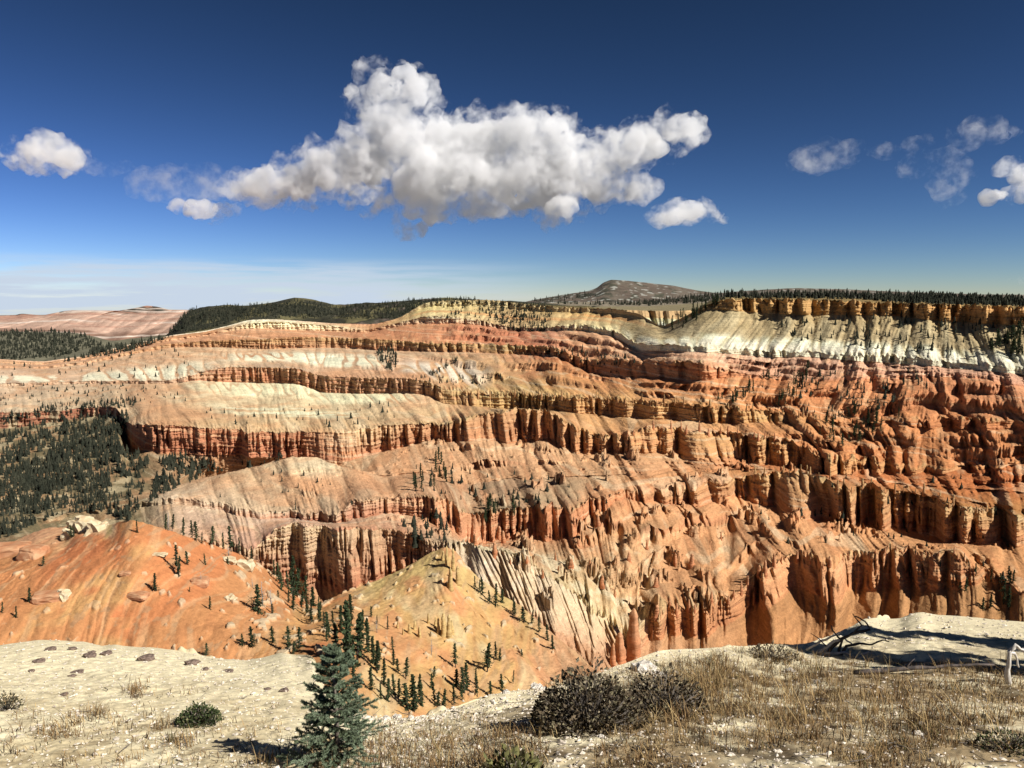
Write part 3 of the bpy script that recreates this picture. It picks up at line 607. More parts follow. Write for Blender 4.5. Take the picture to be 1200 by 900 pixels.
# the white and orange rim that runs on behind the wooded spur
def rel_r(X, Y, Z, T, K, ag):
    m = billow(X / 95 + 0.3 * perlin(X / 120, Z / 60, 6), Y / 900, 96); n = billow(X / 34, Y / 500, 97); q = billow(X / 11, Y / 300, 98)
    w = np.where(K >= 3, 0.15, 1.0)
    return w * (26 * (m - 0.6) + 14 * (n - 0.4) + 5 * (q - 0.4)), 0 * X + np.where((K == 1) & (T > 0.6) | (K == 2) & (T < 0.1), 3, 0) * perlin(X / 9, Y / 60, 99)
def col_r(X, Y, Z, T, K, ag):
    c = blendc(X.shape, (238, 222, 188))
    w = T + 0.12 * fbm(X / 40, Z / 20, 3, 100)
    c = pmix(c, (K == 0) * sstep(0.5, 0.2, w), (218, 150, 118))
    c = pmix(c, (K == 1) * sstep(0.42, 0.5, w) * sstep(0.75, 0.65, w), (222, 158, 104), 0.9)
    c = pmix(c, (K == 1) * sstep(0.8, 0.9, w), (222, 196, 140), 0.9)
    c = pmix(c, (K == 2) * 1.0, (206, 160, 110))
    c = pmix(c, (K >= 3) * 1.0, (150, 128, 92))
    return c
sheet('far_rim', [
    ([(640, 412), (920, 412)], [(640, 2050), (920, 2050)]),
    ([(640, 398), (700, 396), (800, 400), (920, 396)], [(640, 2200), (920, 2200)]),
    ([(640, 372), (700, 371), (760, 372), (800, 374), (920, 370)], [(640, 2280), (920, 2280)]),
    ([(640, 366), (680, 362.5), (700, 362), (760, 364), (800, 364), (840, 360), (920, 360)], [(640, 2300), (920, 2300)]),
    ([(640, 372), (700, 359), (760, 359), (840, 354), (920, 354)], [(640, 3600), (920, 3600)])], 420, [40, 60, 30, 16], rel_r, col_r, rock_mat, 6, margin=(640, 920))
# wooded hills behind the middle rim
def rel_u(X, Y, Z, T, K, ag):
    return 0 * X, np.where(K >= 2, 9, 26) * fbm(X / 240, Y / 240, 4, 101) * np.where(K == 3, 0.3, 1)
def col_u(X, Y, Z, T, K, ag):
    c = blendc(X.shape, (66, 60, 44))
    c = pmix(c, sstep(0.1, 0.5, fbm(X / 180, Y / 300, 3, 102)), (112, 98, 64))
    c = pmix(c, sstep(0.25, 0.6, fbm(X / 120, Y / 200, 3, 103)) * span_a(ag, 400, 560), (120, 98, 84), 0.8)
    return c
hill_mat = vcol_mat('wooded_ground', scales=((0.01, 0.3), (0.06, 0.3)), bump=0.6, bscale=0.06, bdist=6)
HILLS = sheet('wooded_hills', [
    ([(-100, 470), (100, 452), (160, 432), (200, 412), (230, 402), (300, 396), (400, 398), (480, 392), (560, 392), (720, 392)], [(100, 2900), (300, 2900), (720, 2900)]),
    ([(-100, 462), (100, 446), (150, 428), (190, 408), (210, 392), (240, 384), (260, 380), (300, 374), (400, 374), (480, 372), (560, 372), (720, 374)], [(100, 3300), (720, 3300)]),
    ([(-100, 455), (100, 443), (150, 425), (190, 402), (205, 388), (218, 374), (240, 367), (260, 366), (300, 362), (345, 360), (400, 366), (440, 362), (480, 358), (560, 356), (720, 362)], [(100, 3900), (720, 3700)]),
    ([(-100, 450), (100, 440), (150, 422), (190, 399), (204, 384), (214, 372), (224, 364), (245, 359), (265, 357.5), (290, 358), (320, 354.5), (333, 351), (345, 348.5), (358, 349.5), (372, 353), (392, 358), (410, 356.5), (440, 355), (470, 352.5), (490, 351), (520, 350), (560, 350.5), (600, 353), (640, 356), (720, 362)], [(100, 4600), (400, 4500), (480, 4100), (720, 4000)]),
    ([(-100, 456), (100, 446), (150, 428), (190, 408), (224, 374), (345, 366), (720, 368)], [(100, 6500), (720, 6000)])], 640, [40, 40, 40, 12], rel_u, col_u, hill_mat, 4, margin=(-90, 730))
# the bald mesa and high plateau
def rel_v(X, Y, Z, T, K, ag):
    return 40 * fbm(X / 300, Y / 500, 3, 111) * (K < 1), 7 * fbm(X / 120, Y / 120, 4, 112) * np.where(K == 1, 1 - 0.8 * T, np.where(K == 2, .2, 1))
def col_v(X, Y, Z, T, K, ag):
    c = blendc(X.shape, (112, 92, 76))
    c = pmix(c, sstep(-0.1, 0.4, fbm(X / 200, Y / 500, 4, 113)), (120, 102, 84), 0.8)
    c = pmix(c, (K == 1) * sstep(0.25, 0.6, fbm(X / 90, Y / 200, 3, 114)), (78, 74, 56), 0.8)
    c = pmix(c, (K <= 1) * span_a(ag, 600, 720) * sstep(0.0, 0.35, fbm(X / 120, Y / 260, 3, 115)), (62, 60, 46), 0.85)
    c = pmix(c, (K == 0) * sstep(0.3, 0.7, T), (164, 142, 114), 0.6)
    c = pmix(c, (K == 1) * sstep(0.45, 0.6, fbm(X / 60, Y / 90, 3, 116)), (190, 176, 156), 0.8)
    return c
sheet('mesa_hills', [
    ([(560, 376), (700, 374), (900, 366), (1520, 366)], [(560, 4200), (900, 3600), (1520, 3400)]),
    ([(560, 366), (640, 355), (700, 354), (800, 354), (880, 350), (1000, 352), (1520, 352)], [(560, 5400), (1520, 5200)]),
    ([(560, 364), (600, 357), (628, 351), (650, 347), (672, 343.5), (690, 341), (700, 337), (707, 331), (716, 327.5), (735, 329), (760, 331.5), (790, 335), (815, 340), (835, 343), (850, 343), (870, 341), (900, 339), (935, 337.5), (990, 339), (1060, 342), (1150, 345), (1520, 348)], [(560, 6400), (700, 6200), (900, 6400), (1520, 6400)]),
    ([(560, 372), (720, 345), (900, 352), (1520, 356)], [(560, 9000), (1520, 9000)])], 700, [50, 70, 14], rel_v, col_v, far_mat, 5, margin=(550, 1520))
# desert floor far below, out to the horizon
nr, na = 40, 180
rr = np.concatenate([[0], np.geomspace(50, 84000, nr - 1)])
th = np.linspace(0, 2 * np.pi, na, endpoint=False)
Pg = np.stack([rr[:, None] * np.cos(th), rr[:, None] * np.sin(th), np.broadcast_to(np.where(rr < 7000, -620 - 0 * rr, -620 - 830 * np.clip((rr - 7000) / 12000, 0, 1))[:, None], (nr, na))], -1)
gi = np.arange(nr - 1)[:, None] * na + np.arange(na)[None, :]
gi2 = np.arange(nr - 1)[:, None] * na + (np.arange(na)[None, :] + 1) % na
GF = np.stack([gi.ravel(), gi2.ravel(), gi2.ravel() + na, gi.ravel() + na], 1)
gmat = noise_mat('desert_floor', alb((176, 160, 140)), alb((140, 130, 116)), scale=0.0004, bump=0)
tag(mesh_np('ground', Pg.reshape(-1, 3), GF, gmat), kind='structure')

# ------------------------------------------------------------------ the orange hill and tan ridge below the viewpoint
AN = np.concatenate([np.arange(-320, -30, 6.0), np.arange(-30, 800, 1.1), np.arange(800, 1000, 6.0)])
def nline(py, d): return line_ab(py, d, AN, 5.0)
NL = [
    nline([(-320, 960), (300, 960), (700, 960), (1000, 960)], [(-320, 235), (0, 262), (155, 268), (300, 240), (400, 205), (528, 262), (650, 290), (1000, 240)]),
    nline([(-320, 800), (155, 800), (250, 815), (330, 830), (400, 846), (528, 842), (650, 850), (1000, 880)], [(-320, 275), (0, 298), (155, 306), (300, 290), (400, 252), (528, 318), (650, 342), (1000, 280)]),
    nline([(-320, 730), (0, 722), (155, 722), (250, 735), (330, 752), (400, 764), (460, 768), (528, 764), (600, 780), (650, 800), (1000, 860)], [(-320, 300), (0, 326), (155, 334), (300, 332), (350, 326), (400, 316), (460, 345), (528, 376), (600, 372), (650, 372), (1000, 300)]),
    nline([(-320, 672), (0, 672), (60, 668), (155, 662), (200, 672), (260, 692), (320, 706), (355, 722), (400, 714), (440, 712), (480, 708), (528, 700), (570, 728), (620, 760), (660, 780), (1000, 850)], [(-320, 345), (0, 362), (155, 356), (260, 368), (330, 385), (370, 388), (400, 398), (460, 412), (528, 424), (600, 414), (660, 395), (1000, 310)]),
    nline([(-320, 650), (-60, 642), (0, 640), (22, 632), (40, 622), (60, 617), (76, 620), (86, 608), (112, 609), (122, 616), (134, 614), (146, 609.5), (156, 608.5), (170, 612), (200, 622), (240, 635), (280, 648), (310, 664), (340, 690), (368, 712), (400, 696), (440, 680), (480, 661), (510, 646), (522, 640), (534, 644), (546, 662), (560, 676), (580, 691), (600, 704), (620, 719), (640, 735), (660, 752), (690, 778), (720, 800), (1000, 845)], [(-320, 400), (0, 425), (85, 432), (155, 384), (200, 392), (250, 408), (310, 432), (370, 430), (440, 466), (528, 474), (600, 448), (660, 418), (720, 380), (1000, 320)]),
]
Yc, Zc = NL[-1]
NL.append((Yc + 45, Zc - 42)); NL.append((Yc + 230, Zc - 190))
nn = [30, 70, 120, 130, 60, 20]
rows = []
for k, n in enumerate(nn):
    t = np.linspace(0, 1, n, endpoint=(k == len(nn) - 1))[:, None]
    rows.append((NL[k][0] + (NL[k + 1][0] - NL[k][0]) * t, NL[k][1] + (NL[k + 1][1] - NL[k][1]) * t, np.broadcast_to(t, (n, len(AN))), np.full((n, len(AN)), k)))
Y, Z, T, K = [np.vstack([r[i] for r in rows]) for i in range(4)]
an = ((AN - 600) / FPX)[None, :]; X = an * Y
xw = X + 9 * perlin(X / 45, Y / 45, 121)
nearcrest = np.clip((K + T) / 3.2, 0, 1) * np.where(K >= 4, 1 - 0.0 * T, 1)
rib = billow(xw / 30, Y / 130, 122); rib2 = billow(xw / 11, Y / 60, 123)
east = sstep(385, 460, AN)[None, :]
fr = np.where(K == 3, 1 - T * 0.75, np.where(K == 4, 0.25, 1))
S = fr * (3.8 * (rib - 0.5) + 2.3 * (rib2 - 0.4) + 1.4 * (billow((xw + 0.3 * Z) / 4.6, Y / 60, 129) - 0.4) + 1.2 * fbm(X / 14, Y / 14, 4, 124)) * (0.7 + 0.5 * east)
dZ = 0.26 * fbm(X / 4.0, Y / 4.0, 4, 125, 0.6) + 0.8 * fbm(X / 16, Y / 16, 3, 127)
# ledges of pale rock breaking the right half of the slope
lg = sstep(0.66 - 0.22 * span_a(AN, 255, 400, 30), 0.76 - 0.22 * span_a(AN, 255, 400, 30), perlin(X / 9, Y / 9, 126) + 0.45 * perlin(X / 3, Y / 3, 128)) * (K < 4) * (1 - 0.6 * sstep(60, 190, 200 - np.abs(AN - 90))[None, :])
dZ = dZ + lg * 1.5
Y2 = Y - S; X2 = an * Y2; Z2 = Z + dZ
base_l = blendc(X.shape, (208, 132, 80))
c = pmix(base_l, sstep(-0.2, 0.5, fbm(X / 34, Z / 22, 4, 131)), (212, 122, 72), 0.8)
c = pmix(c, sstep(0.1, 0.6, fbm(X / 40, Z / 18, 4, 132)), (222, 158, 96), 0.7)
hillpx = lambda x0, x1, f=20: span_a(AN, x0, x1, f)
c = pmix(c, hillpx(30, 130) * (K >= 2) * sstep(0.0, 0.4, fbm(X / 25, Z / 15, 3, 133) + 0.1), (206, 112, 66), 0.8)
c = pmix(c, hillpx(76, 122, 6) * (K >= 3) * sstep(0.55, 0.9, T + (K > 3)), (236, 200, 150), 0.9)
c = pmix(c, hillpx(-60, 72, 8) * (K >= 3) * sstep(0.3, 0.8, T + (K > 3)), (214, 150, 108), 0.8)
c = pmix(c, hillpx(65, 130) * (K == 3) * sstep(0.2, 0.8, T) * sstep(0.0, 0.4, fbm(X / 14, Z / 8, 3, 134)), (222, 176, 108), 0.7)
c = pmix(c, sstep(385, 440, AN)[None, :] * 1.0, (218, 158, 96))
tanc = sstep(385, 440, AN)[None, :]
c = pmix(c, tanc * (K >= 3) * sstep(0.1, 0.9, T + (K > 3)), (218, 172, 106), 0.85)
c = pmix(c, tanc * sstep(0.1, 0.5, fbm(X / 22, (Y + X * 0.6) / 40, 3, 135)), (222, 144, 92), 0.75)
c = pmix(c, tanc * sstep(0.2, 0.6, fbm(X / 18, (Y + X * 0.6) / 60, 3, 136)), (226, 184, 130), 0.7)
c = pmix(c, tanc * (K < 2) * sstep(0.1, 0.5, fbm(X / 20, Y / 30, 3, 137)), (192, 128, 76), 0.7)
c = pmix(c, sstep(600, 660, AN)[None, :] * (K >= 2), (214, 142, 100), 0.7)
c = pmix(c, hillpx(330, 400) * (K <= 3) * sstep(-0.3, 0.4, fbm(X / 16, Y / 16, 3, 138)), (168, 120, 74), 0.7)
c = pmix(c, sstep(0.45, 0.15, rib2) * (K < 4), (196, 116, 70), 0.25)
c = pmix(c, sstep(0.1, 0.6, fbm((xw + 0.3 * Z) / 5, Y / 60, 3, 130)), (228, 168, 116), 0.4)
c = pmix(c, lg, (222, 184, 142), 0.75)
c = pmix(c, sstep(0.42, 0.6, fbm(X / 5, Z / 3, 3, 139)), (190, 140, 98), 0.5)
near_mat = vcol_mat('orange_soil', scales=((0.05, 0.14), (0.4, 0.16), (2.0, 0.18)), bump=0.5, bscale=0.9, bdist=0.8)
c = c * np.array([0.98, 1.05, 1.08])
Pn = np.stack([X2, Y2, Z2], -1)
tag(mesh_np('hill_slope', Pn.reshape(-1, 3), grid_faces(*Pn.shape[:2]), near_mat, col=c.reshape(-1, 3)), kind='structure')
zstamp(Pn, 2)

# ------------------------------------------------------------------ the near rim underfoot
AF = np.concatenate([np.arange(-330, 1300, 2.6), np.arange(1300, 2300, 10.0)])
af = ((AF - 600) / FPX)[None, :]
lip_py = [(-320, 770), (0, 756), (25, 752), (50, 750), (75, 750.5), (100, 752), (120, 757), (135, 755), (155, 758), (180, 759), (200, 762), (228, 766), (240, 770), (262, 772), (290, 774), (318, 768), (330, 765), (345, 768), (362, 769), (370, 773), (374, 790), (385, 815), (410, 832), (440, 840), (470, 842), (500, 838), (530, 830), (560, 820), (575, 814), (600, 810), (640, 806), (700, 790), (750, 770), (770, 763), (800, 761), (850, 758), (900, 756), (945, 754), (975, 744), (1000, 733), (1012, 725), (1022, 724), (1040, 725.5), (1055, 724.5), (1068, 719), (1080, 717), (1095, 720), (1130, 722), (1165, 726), (1200, 729), (1540, 745)]
lip_d = [(-320, 11), (0, 12.5), (100, 12.8), (250, 12.2), (340, 11.8), (372, 11.5), (390, 9.6), (440, 9.0), (540, 9.2), (600, 9.6), (700, 10.2), (770, 11.4), (850, 12.0), (940, 13.2), (1010, 17), (1080, 17.8), (1200, 17.2), (1540, 15)]
def fline(py, d, sig=2.2): return line_ab(py, d, AF, sig)
def lipline():
    return fline(lip_py, lip_d)
Yl, Zl = lipline()
def z_ground(Yq): return -2.05 - 0.225 * Yq                 # the even fall of the rim away from the viewpoint
mid_py = [(-320, 800), (0, 790), (200, 792), (340, 800), (372, 812), (400, 838), (440, 850), (540, 842), (640, 820), (760, 790), (850, 784), (900, 783), (1000, 776), (1100, 775), (1200, 778), (1540, 790)]
mid_d = [(-320, 9.3), (0, 10.0), (200, 10.2), (340, 9.8), (400, 8.9), (440, 8.6), (540, 8.7), (640, 9.2), (760, 10.2), (850, 10.9), (1000, 12.3), (1200, 12.3), (1540, 11.5)]
FLn = [fline([(-320, 1500), (1540, 1500)], [(-320, 2.2), (1540, 2.2)]),
       fline([(-320, 905), (600, 905), (1540, 905)], [(-320, 5.7), (600, 5.7), (1540, 5.7)]),
       fline(mid_py, mid_d), (Yl, Zl)]
d1 = fline([(x, y) for x, y in lip_py], [(x, d) for x, d in lip_d])
FLn.append((Yl + 0.35, Zl - 0.5)); FLn.append((Yl + 2.5, Zl - 5.0)); FLn.append((Yl + 14, Zl - 24))
nf = [24, 240, 150, 14, 16, 10]
rows = []
for k, n in enumerate(nf):
    t = np.linspace(0, 1, n, endpoint=(k == len(nf) - 1))[:, None]
    rows.append((FLn[k][0] + (FLn[k + 1][0] - FLn[k][0]) * t, FLn[k][1] + (FLn[k + 1][1] - FLn[k][1]) * t, np.broadcast_to(t, (n, len(AF))), np.full((n, len(AF)), k)))
Y, Z, T, K = [np.vstack([r[i] for r in rows]) for i in range(4)]
X = af * Y
flat = (K <= 2)
dz = np.where(flat, 0.028 * fbm(X / 1.3, Y / 0.9, 4, 141) + 0.018 * fbm(X / 0.16, Y / 0.16, 3, 142), 0.25 * fbm(X / 0.8, Z / 0.8, 4, 143))
dz = np.where(K == 2, dz * (1 - 0.75 * T ** 3), np.where(K == 3, dz * np.clip(T * 2, 0.12, 1), dz))
Zf = Z + dz
pale = (236, 216, 184)
cf = blendc(X.shape, pale)
pxn = AF[None, :] + 0 * X
soil = fbm(X / 1.1, Y / 1.1, 4, 144)
ingrass = np.where(K <= 1, 1.0, np.where(K == 2, 0.5 * (1 - T), 0.0)) * sstep(430, 700, pxn)
leftnear = np.where(K <= 1, 1 - 0.75 * T, 0.0) * sstep(560, 380, pxn)
cf = pmix(cf, ingrass * sstep(-0.5, 0.2, soil), (150, 122, 90), 0.85)
cf = pmix(cf, ingrass * sstep(0.1, 0.5, fbm(X / 0.5, Y / 0.5, 3, 145)), (84, 66, 48), 0.8)
cf = pmix(cf, leftnear * sstep(-0.4, 0.3, soil), (206, 182, 146), 0.8)
cf = pmix(cf, leftnear * sstep(0.2, 0.55, fbm(X / 0.35, Y / 0.35, 3, 146)), (150, 126, 96), 0.6)
cf = pmix(cf, np.where(K <= 2, 1, 0) * sstep(0.45, 0.75, fbm(X / 0.12, Y / 0.12, 2, 147)), (196, 172, 140), 0.6)
cf = pmix(cf, (K >= 3) * 1.0, (226, 200, 165), 0.8)
cf = cf * 1.22 * np.array([1.0, 0.91, 0.76])
fg_mat = vcol_mat('pale_gravel', scales=((0.8, 0.08), (9.0, 0.16), (38.0, 0.26)), bump=0.5, bscale=34.0, bdist=0.012)
Pf = np.stack([X, Y, Zf], -1)
tag(mesh_np('rim_ground', Pf.reshape(-1, 3), grid_faces(*Pf.shape[:2]), fg_mat, col=cf.reshape(-1, 3)), kind='structure')
zstamp(Pf, 0)
# fill small gaps of the coarse map under the dense foreground
FGT = Pf[:sum(nf[:3])].reshape(-1, 3)
fpx, fpy = project(*FGT.T)
def fg_at(px, py):
    i = np.argmin((fpx - px) ** 2 + (fpy - py) ** 2)
    return FGT[i]
_ag0 = AF[0]
def fg_many(pxs, pys):
    out = []
    g = {}
    cell = 8.0
    keys = (np.floor(fpx / cell).astype(int), np.floor(fpy / cell).astype(int))
    import collections
    d = collections.defaultdict(list)
    for i, (a, b) in enumerate(zip(*keys)): d[(a, b)].append(i)
    for px, py in zip(pxs, pys):
        c0, c1 = int(px // cell), int(py // cell)
        idx = [j for da in (-1, 0, 1) for db in (-1, 0, 1) for j in d.get((c0 + da, c1 + db), ())]
        if not idx: out.append(None); continue
        idx = np.array(idx); k = idx[np.argmin((fpx[idx] - px) ** 2 + (fpy[idx] - py) ** 2)]
        out.append(FGT[k])
    return out

# ------------------------------------------------------------------ conifers
needle_mat = noise_mat('needles', (0.020, 0.032, 0.014), (0.060, 0.075, 0.034), scale=0.9, bump=0, obj_random=0.35)
far_needle_mat = noise_mat('far_needles', (0.012, 0.015, 0.010), (0.042, 0.043, 0.028), scale=0.05, bump=0)
bark_mat = noise_mat('bark', (0.09, 0.07, 0.055), (0.20, 0.17, 0.14), scale=6, bump=0.4)
dead_mat = noise_mat('dead_wood', (0.16, 0.14, 0.12), (0.42, 0.38, 0.33), scale=5, bump=0.4)
def cone_tree(r, seed, h=1.0, w=0.17, tiers=6, sides=7, base=0.06):
    """jagged stacked skirts: a far conifer of unit height"""
    g = np.random.default_rng(seed); V, F = [], []
    for i in range(tiers):
        z0 = base + (1 - base) * i / tiers; z1 = min(1.0, z0 + (1 - base) / tiers * 1.9)
        R = w * (1 - (z0 - base) / (1 - base)) ** 0.8 * g.uniform(0.8, 1.2) + 0.012
        b = len(V); ph = g.uniform(0, 6.28); off = g.normal(0, 0.012, 2)
        for s in range(sides):
            a = ph + 6.283 * s / sides; rr_ = R * g.uniform(0.55, 1.3)
            V.append((rr_ * math.cos(a) + off[0], rr_ * math.sin(a) + off[1], z0 + g.uniform(-0.03, 0.03)))
        V.append((off[0] * .5, off[1] * .5, z1)); V.append((off[0], off[1], z0 + 0.03))
        for s in range(sides):
            F.append((b + s, b + (s + 1) % sides, b + sides)); F.append((b + (s + 1) % sides, b + s, b + sides + 1))
    return np.array(V), np.array(F)
def tube(pts, rad, sides=6):
    pts = [np.array(p, float) for p in pts]; V, F = [], []
    for i, p in enumerate(pts):
        d = pts[min(i + 1, len(pts) - 1)] - pts[max(i - 1, 0)]; d /= (np.linalg.norm(d) + 1e-9)
        u = np.cross(d, (0.3, 0.2, 1) if abs(d[2]) < 0.9 else (1, 0.1, 0)); u /= np.linalg.norm(u); v = np.cross(d, u)
        for s in range(sides):
            a = 6.28318 * s / sides
            V.append(p + rad[i] * (u * math.cos(a) + v * math.sin(a)))
    for i in range(len(pts) - 1):
        for s in range(sides):
            F.append((i * sides + s, i * sides + (s + 1) % sides, (i + 1) * sides + (s + 1) % sides, (i + 1) * sides + s))
    V.append(pts[0]); V.append(pts[-1]); n = len(V)
    F3 = [(s, n - 2, (s + 1) % sides) for s in range(sides)] + [((len(pts) - 1) * sides + s, (len(pts) - 1) * sides + (s + 1) % sides, n - 1) for s in range(sides)]
    return np.array(V), np.array(F), np.array(F3)
class Bag:
    def __init__(self): self.V, self.F, self.n = [], {}, 0
    def add(self, V, *Fs):
        for F in Fs:
            if len(F): self.F.setdefault(np.asarray(F).shape[1], []).append(np.asarray(F) + self.n)
        self.V.append(np.asarray(V, float)); self.n += len(V)
    def mesh(self, name, mat, parent=None, link=True, smooth=True):
        return mesh_np(name, np.vstack(self.V), [np.vstack(f) for f in self.F.values()], mat, parent, smooth=smooth, link=link)
def spray_tree(seed, wmax=0.2, bare=0.1, dens=1.0, lean=0.0):
    """a nearer conifer of unit height: trunk, whorled limbs, flat needle sprays with gaps"""
    g = np.random.default_rng(seed); B = Bag()
    nb = int(95 * dens)
    for i in range(nb):
        z = bare + (0.985 - bare) * (i / nb) ** 0.92
        L = wmax * (1 - z) ** 0.75 * g.uniform(0.55, 1.2) * (0.75 + 0.35 * math.sin(i * 0.9 + seed)) + 0.015
        a = g.uniform(0, 6.283); dr_ = -0.25 + 0.5 * z + g.normal(0, 0.12)
        ca, sa = math.cos(a), math.sin(a)
        for q in range(6):
            f = (q + 0.7) / 6 * L; wd = 0.024 * (1.25 - q / 7.0) * g.uniform(0.7, 1.3) + 0.004
            cx_, cy_, cz_ = ca * f + g.normal(0, .006), sa * f + g.normal(0, .006), z + dr_ * f + g.normal(0, .007)
            t1 = g.normal(0, 1, 3); t1 /= np.linalg.norm(t1); t2 = np.cross(t1, g.normal(0, 1, 3)); t2 /= np.linalg.norm(t2)
            c0 = np.array((cx_ + lean * cz_, cy_, cz_))
            B.add([c0 + t1 * wd * 1.5, c0 + t2 * wd, c0 - t1 * wd * 1.2, c0 - t2 * wd * .9], [(0, 1, 2, 3)])
    return B
def trunk_bag(h=0.9, r=0.016, lean=0.0):
    B = Bag(); B.add(*tube([(0, 0, -0.06), (lean * .3, 0, .3), (lean * .6, 0, .6), (lean * h, 0, h)], [r * 1.3, r, r * .6, r * .15], 5)); return B
def snag_bag(seed):
    g = np.random.default_rng(seed); B = Bag()
    B.add(*tube([(0, 0, -0.05), (.02, 0, .35), (-.01, .01, .7), (0.01, 0, 1.0)], [.03, .024, .014, .004], 6))
    for i in range(26):
        z = g.uniform(.18, .95); a = g.uniform(0, 6.28); L = .26 * (1.05 - z) * g.uniform(.5, 1.2) + .03
        p0 = np.array((0, 0, z)); p1 = p0 + L * .5 * np.array((math.cos(a), math.sin(a), .1)); p2 = p0 + L * np.array((math.cos(a + .3), math.sin(a + .3), g.uniform(-.1, .6)))
        B.add(*tube([p0, p1, p2], [.008, .005, .002], 4))
    return B
CRN = [spray_tree(i, w, b, d, l).mesh('crown', needle_mat, link=False, smooth=False) for i, (w, b, d, l) in enumerate([(.20, .05, .75, 0), (.24, .1, .7, .06), (.17, .04, .8, -.04), (.30, .12, .62, .10), (.22, .2, .55, -.08)])]
TRK = [trunk_bag(.92, .016, l).mesh('trunk', bark_mat, link=False) for l in (0, .05, -.03, .08, -.06)]
SHR = [spray_tree(40 + i, .42, .0, 1.0, 0).mesh('crown', needle_mat, link=False, smooth=False) for i in range(2)]
SNG = [snag_bag(60 + i).mesh('branches', dead_mat, link=False) for i in range(2)]
def plant(name, p, h, label, cat, group, kind, idx, rz):
    e = bpy.data.objects.new(name, None); C.objects.link(e)
    e.empty_display_size = 0.1
    sx = h * (1.0 if kind != 'tree' else 0.8 + 0.7 * ((idx * 0.618 + rz) % 1.0))
    e.location = p; e.scale = (sx, sx, h); e.rotation_euler = (0.06 * math.sin(rz * 3), 0.06 * math.cos(rz * 5), rz)
    tag(e, label, cat, group)
    def kid(nm, me):
        o = bpy.data.objects.new(nm, me); C.objects.link(o); o.parent = e
    if kind == 'tree': kid('crown', CRN[idx % 5]); kid('trunk', TRK[idx % 5])
    elif kind == 'shrub': kid('crown', SHR[idx % 2]); kid('trunk', TRK[0])
    else: kid('branches', SNG[idx % 2])
    return e
ORD = 'first second third fourth fifth sixth seventh eighth ninth tenth eleventh twelfth thirteenth fourteenth fifteenth sixteenth seventeenth eighteenth nineteenth twentieth'.split()
for tens, tn in ((20, 'twenty'), (30, 'thirty'), (40, 'forty'), (50, 'fifty'), (60, 'sixty')):
    ORD += [tn + '-' + ORD[k] for k in range(9)] + [{20: 'thirtieth', 30: 'fortieth', 40: 'fiftieth', 50: 'sixtieth', 60: 'seventieth'}[tens]]
def zone(trees, kind, name, cat, noun, place, group, sid):
    """trees: (px, py of the foot, height in px).  Read from left to right, each gets its own label."""
    spots = [(px + rng.uniform(-3, 3), py + rng.uniform(-3, 3), hp) for px, py, hp in trees]
    spots = [t for t in sorted(spots) if ground_at(t[0], t[1], sid) is not None]
    for i, (px, py, hp) in enumerate(spots):
        p = ground_at(px, py, sid)
        hp = hp * rng.uniform(0.7, 1.2); h = hp / FPX * float(p[1]) * 1.0
        plant(name, (float(p[0]), float(p[1]), float(p[2]) - 0.02 * h), h, f'{ORD[i]} {noun} from the left {place}', cat, group, kind, i + int(px), rng.uniform(0, 6.28))
zone([(214, 624, 24), (224, 628, 22), (231, 632, 26), (239, 635, 20), (246, 638, 22), (205, 621, 30), (262, 643, 24), (271, 646, 30), (278, 648, 26), (294, 656, 22), (198, 619, 20)],
     'tree', 'conifer', 'conifer', 'tall dark conifer', 'along the orange hill crest', 'conifers along the orange hill crest', 2)
zone([(320, 672, 26), (330, 684, 30), (338, 688, 34), (345, 692, 40), (352, 698, 34), (348, 680, 30), (357, 704, 30), (364, 708, 28), (337, 705, 22), (343, 716, 26), (360, 722, 24), (376, 730, 22), (370, 718, 26), (352, 712, 24), (358, 716, 26), (366, 728, 28), (372, 724, 22), (380, 738, 26), (388, 744, 30), (330, 694, 26), (341, 700, 30), (383, 752, 24), (392, 734, 22)],
     'tree', 'conifer', 'conifer', 'slender dark conifer', 'in the gully beneath the red butte', 'conifers in the gully beneath the butte', 2)
zone([(158, 624, 15), (205, 668, 28), (209, 672, 22), (219, 662, 16), (181, 691, 22), (36, 702, 20), (22, 724, 18), (50, 660, 12), (247, 712, 22), (85, 628, 16), (2, 715, 14), (320, 720, 18), (269, 664, 14), (243, 660, 18), (300, 716, 20), (221, 693, 9)],
     'tree', 'conifer', 'conifer', 'small lone conifer', 'scattered over the face of the orange hill', 'lone conifers on the orange hill face', 2)
zone([(292, 758, 28), (318, 752, 20), (350, 762, 26), (338, 762, 24), (300, 716, 36), (324, 706, 14), (243, 770, 14), (286, 756, 16), (82, 630, 20), (342, 764, 22)],
     'shrub', 'juniper_bush', 'bush', 'bushy dark juniper', 'on the lower orange slope', 'junipers on the lower orange slope', 2)
zone([(236, 682, 22), (308, 712, 42), (318, 716, 40), (270, 655, 20), (200, 616, 26), (440, 742, 14), (506, 768, 26), (298, 690, 18)],
     'snag', 'dead_tree', 'dead tree', 'grey dead tree', 'standing on the orange slope', 'grey dead trees on the orange slope', 2)
zone([(405, 776, 66), (412, 780, 80), (419, 778, 76), (397, 768, 40), (430, 762, 44), (420, 752, 36), (402, 742, 30), (410, 734, 34), (426, 738, 26), (436, 776, 40), (414, 722, 24), (440, 786, 34)],
     'tree', 'conifer', 'conifer', 'very tall dark conifer', 'in the clump behind the blue spruce', 'tall conifers behind the blue spruce', 2)
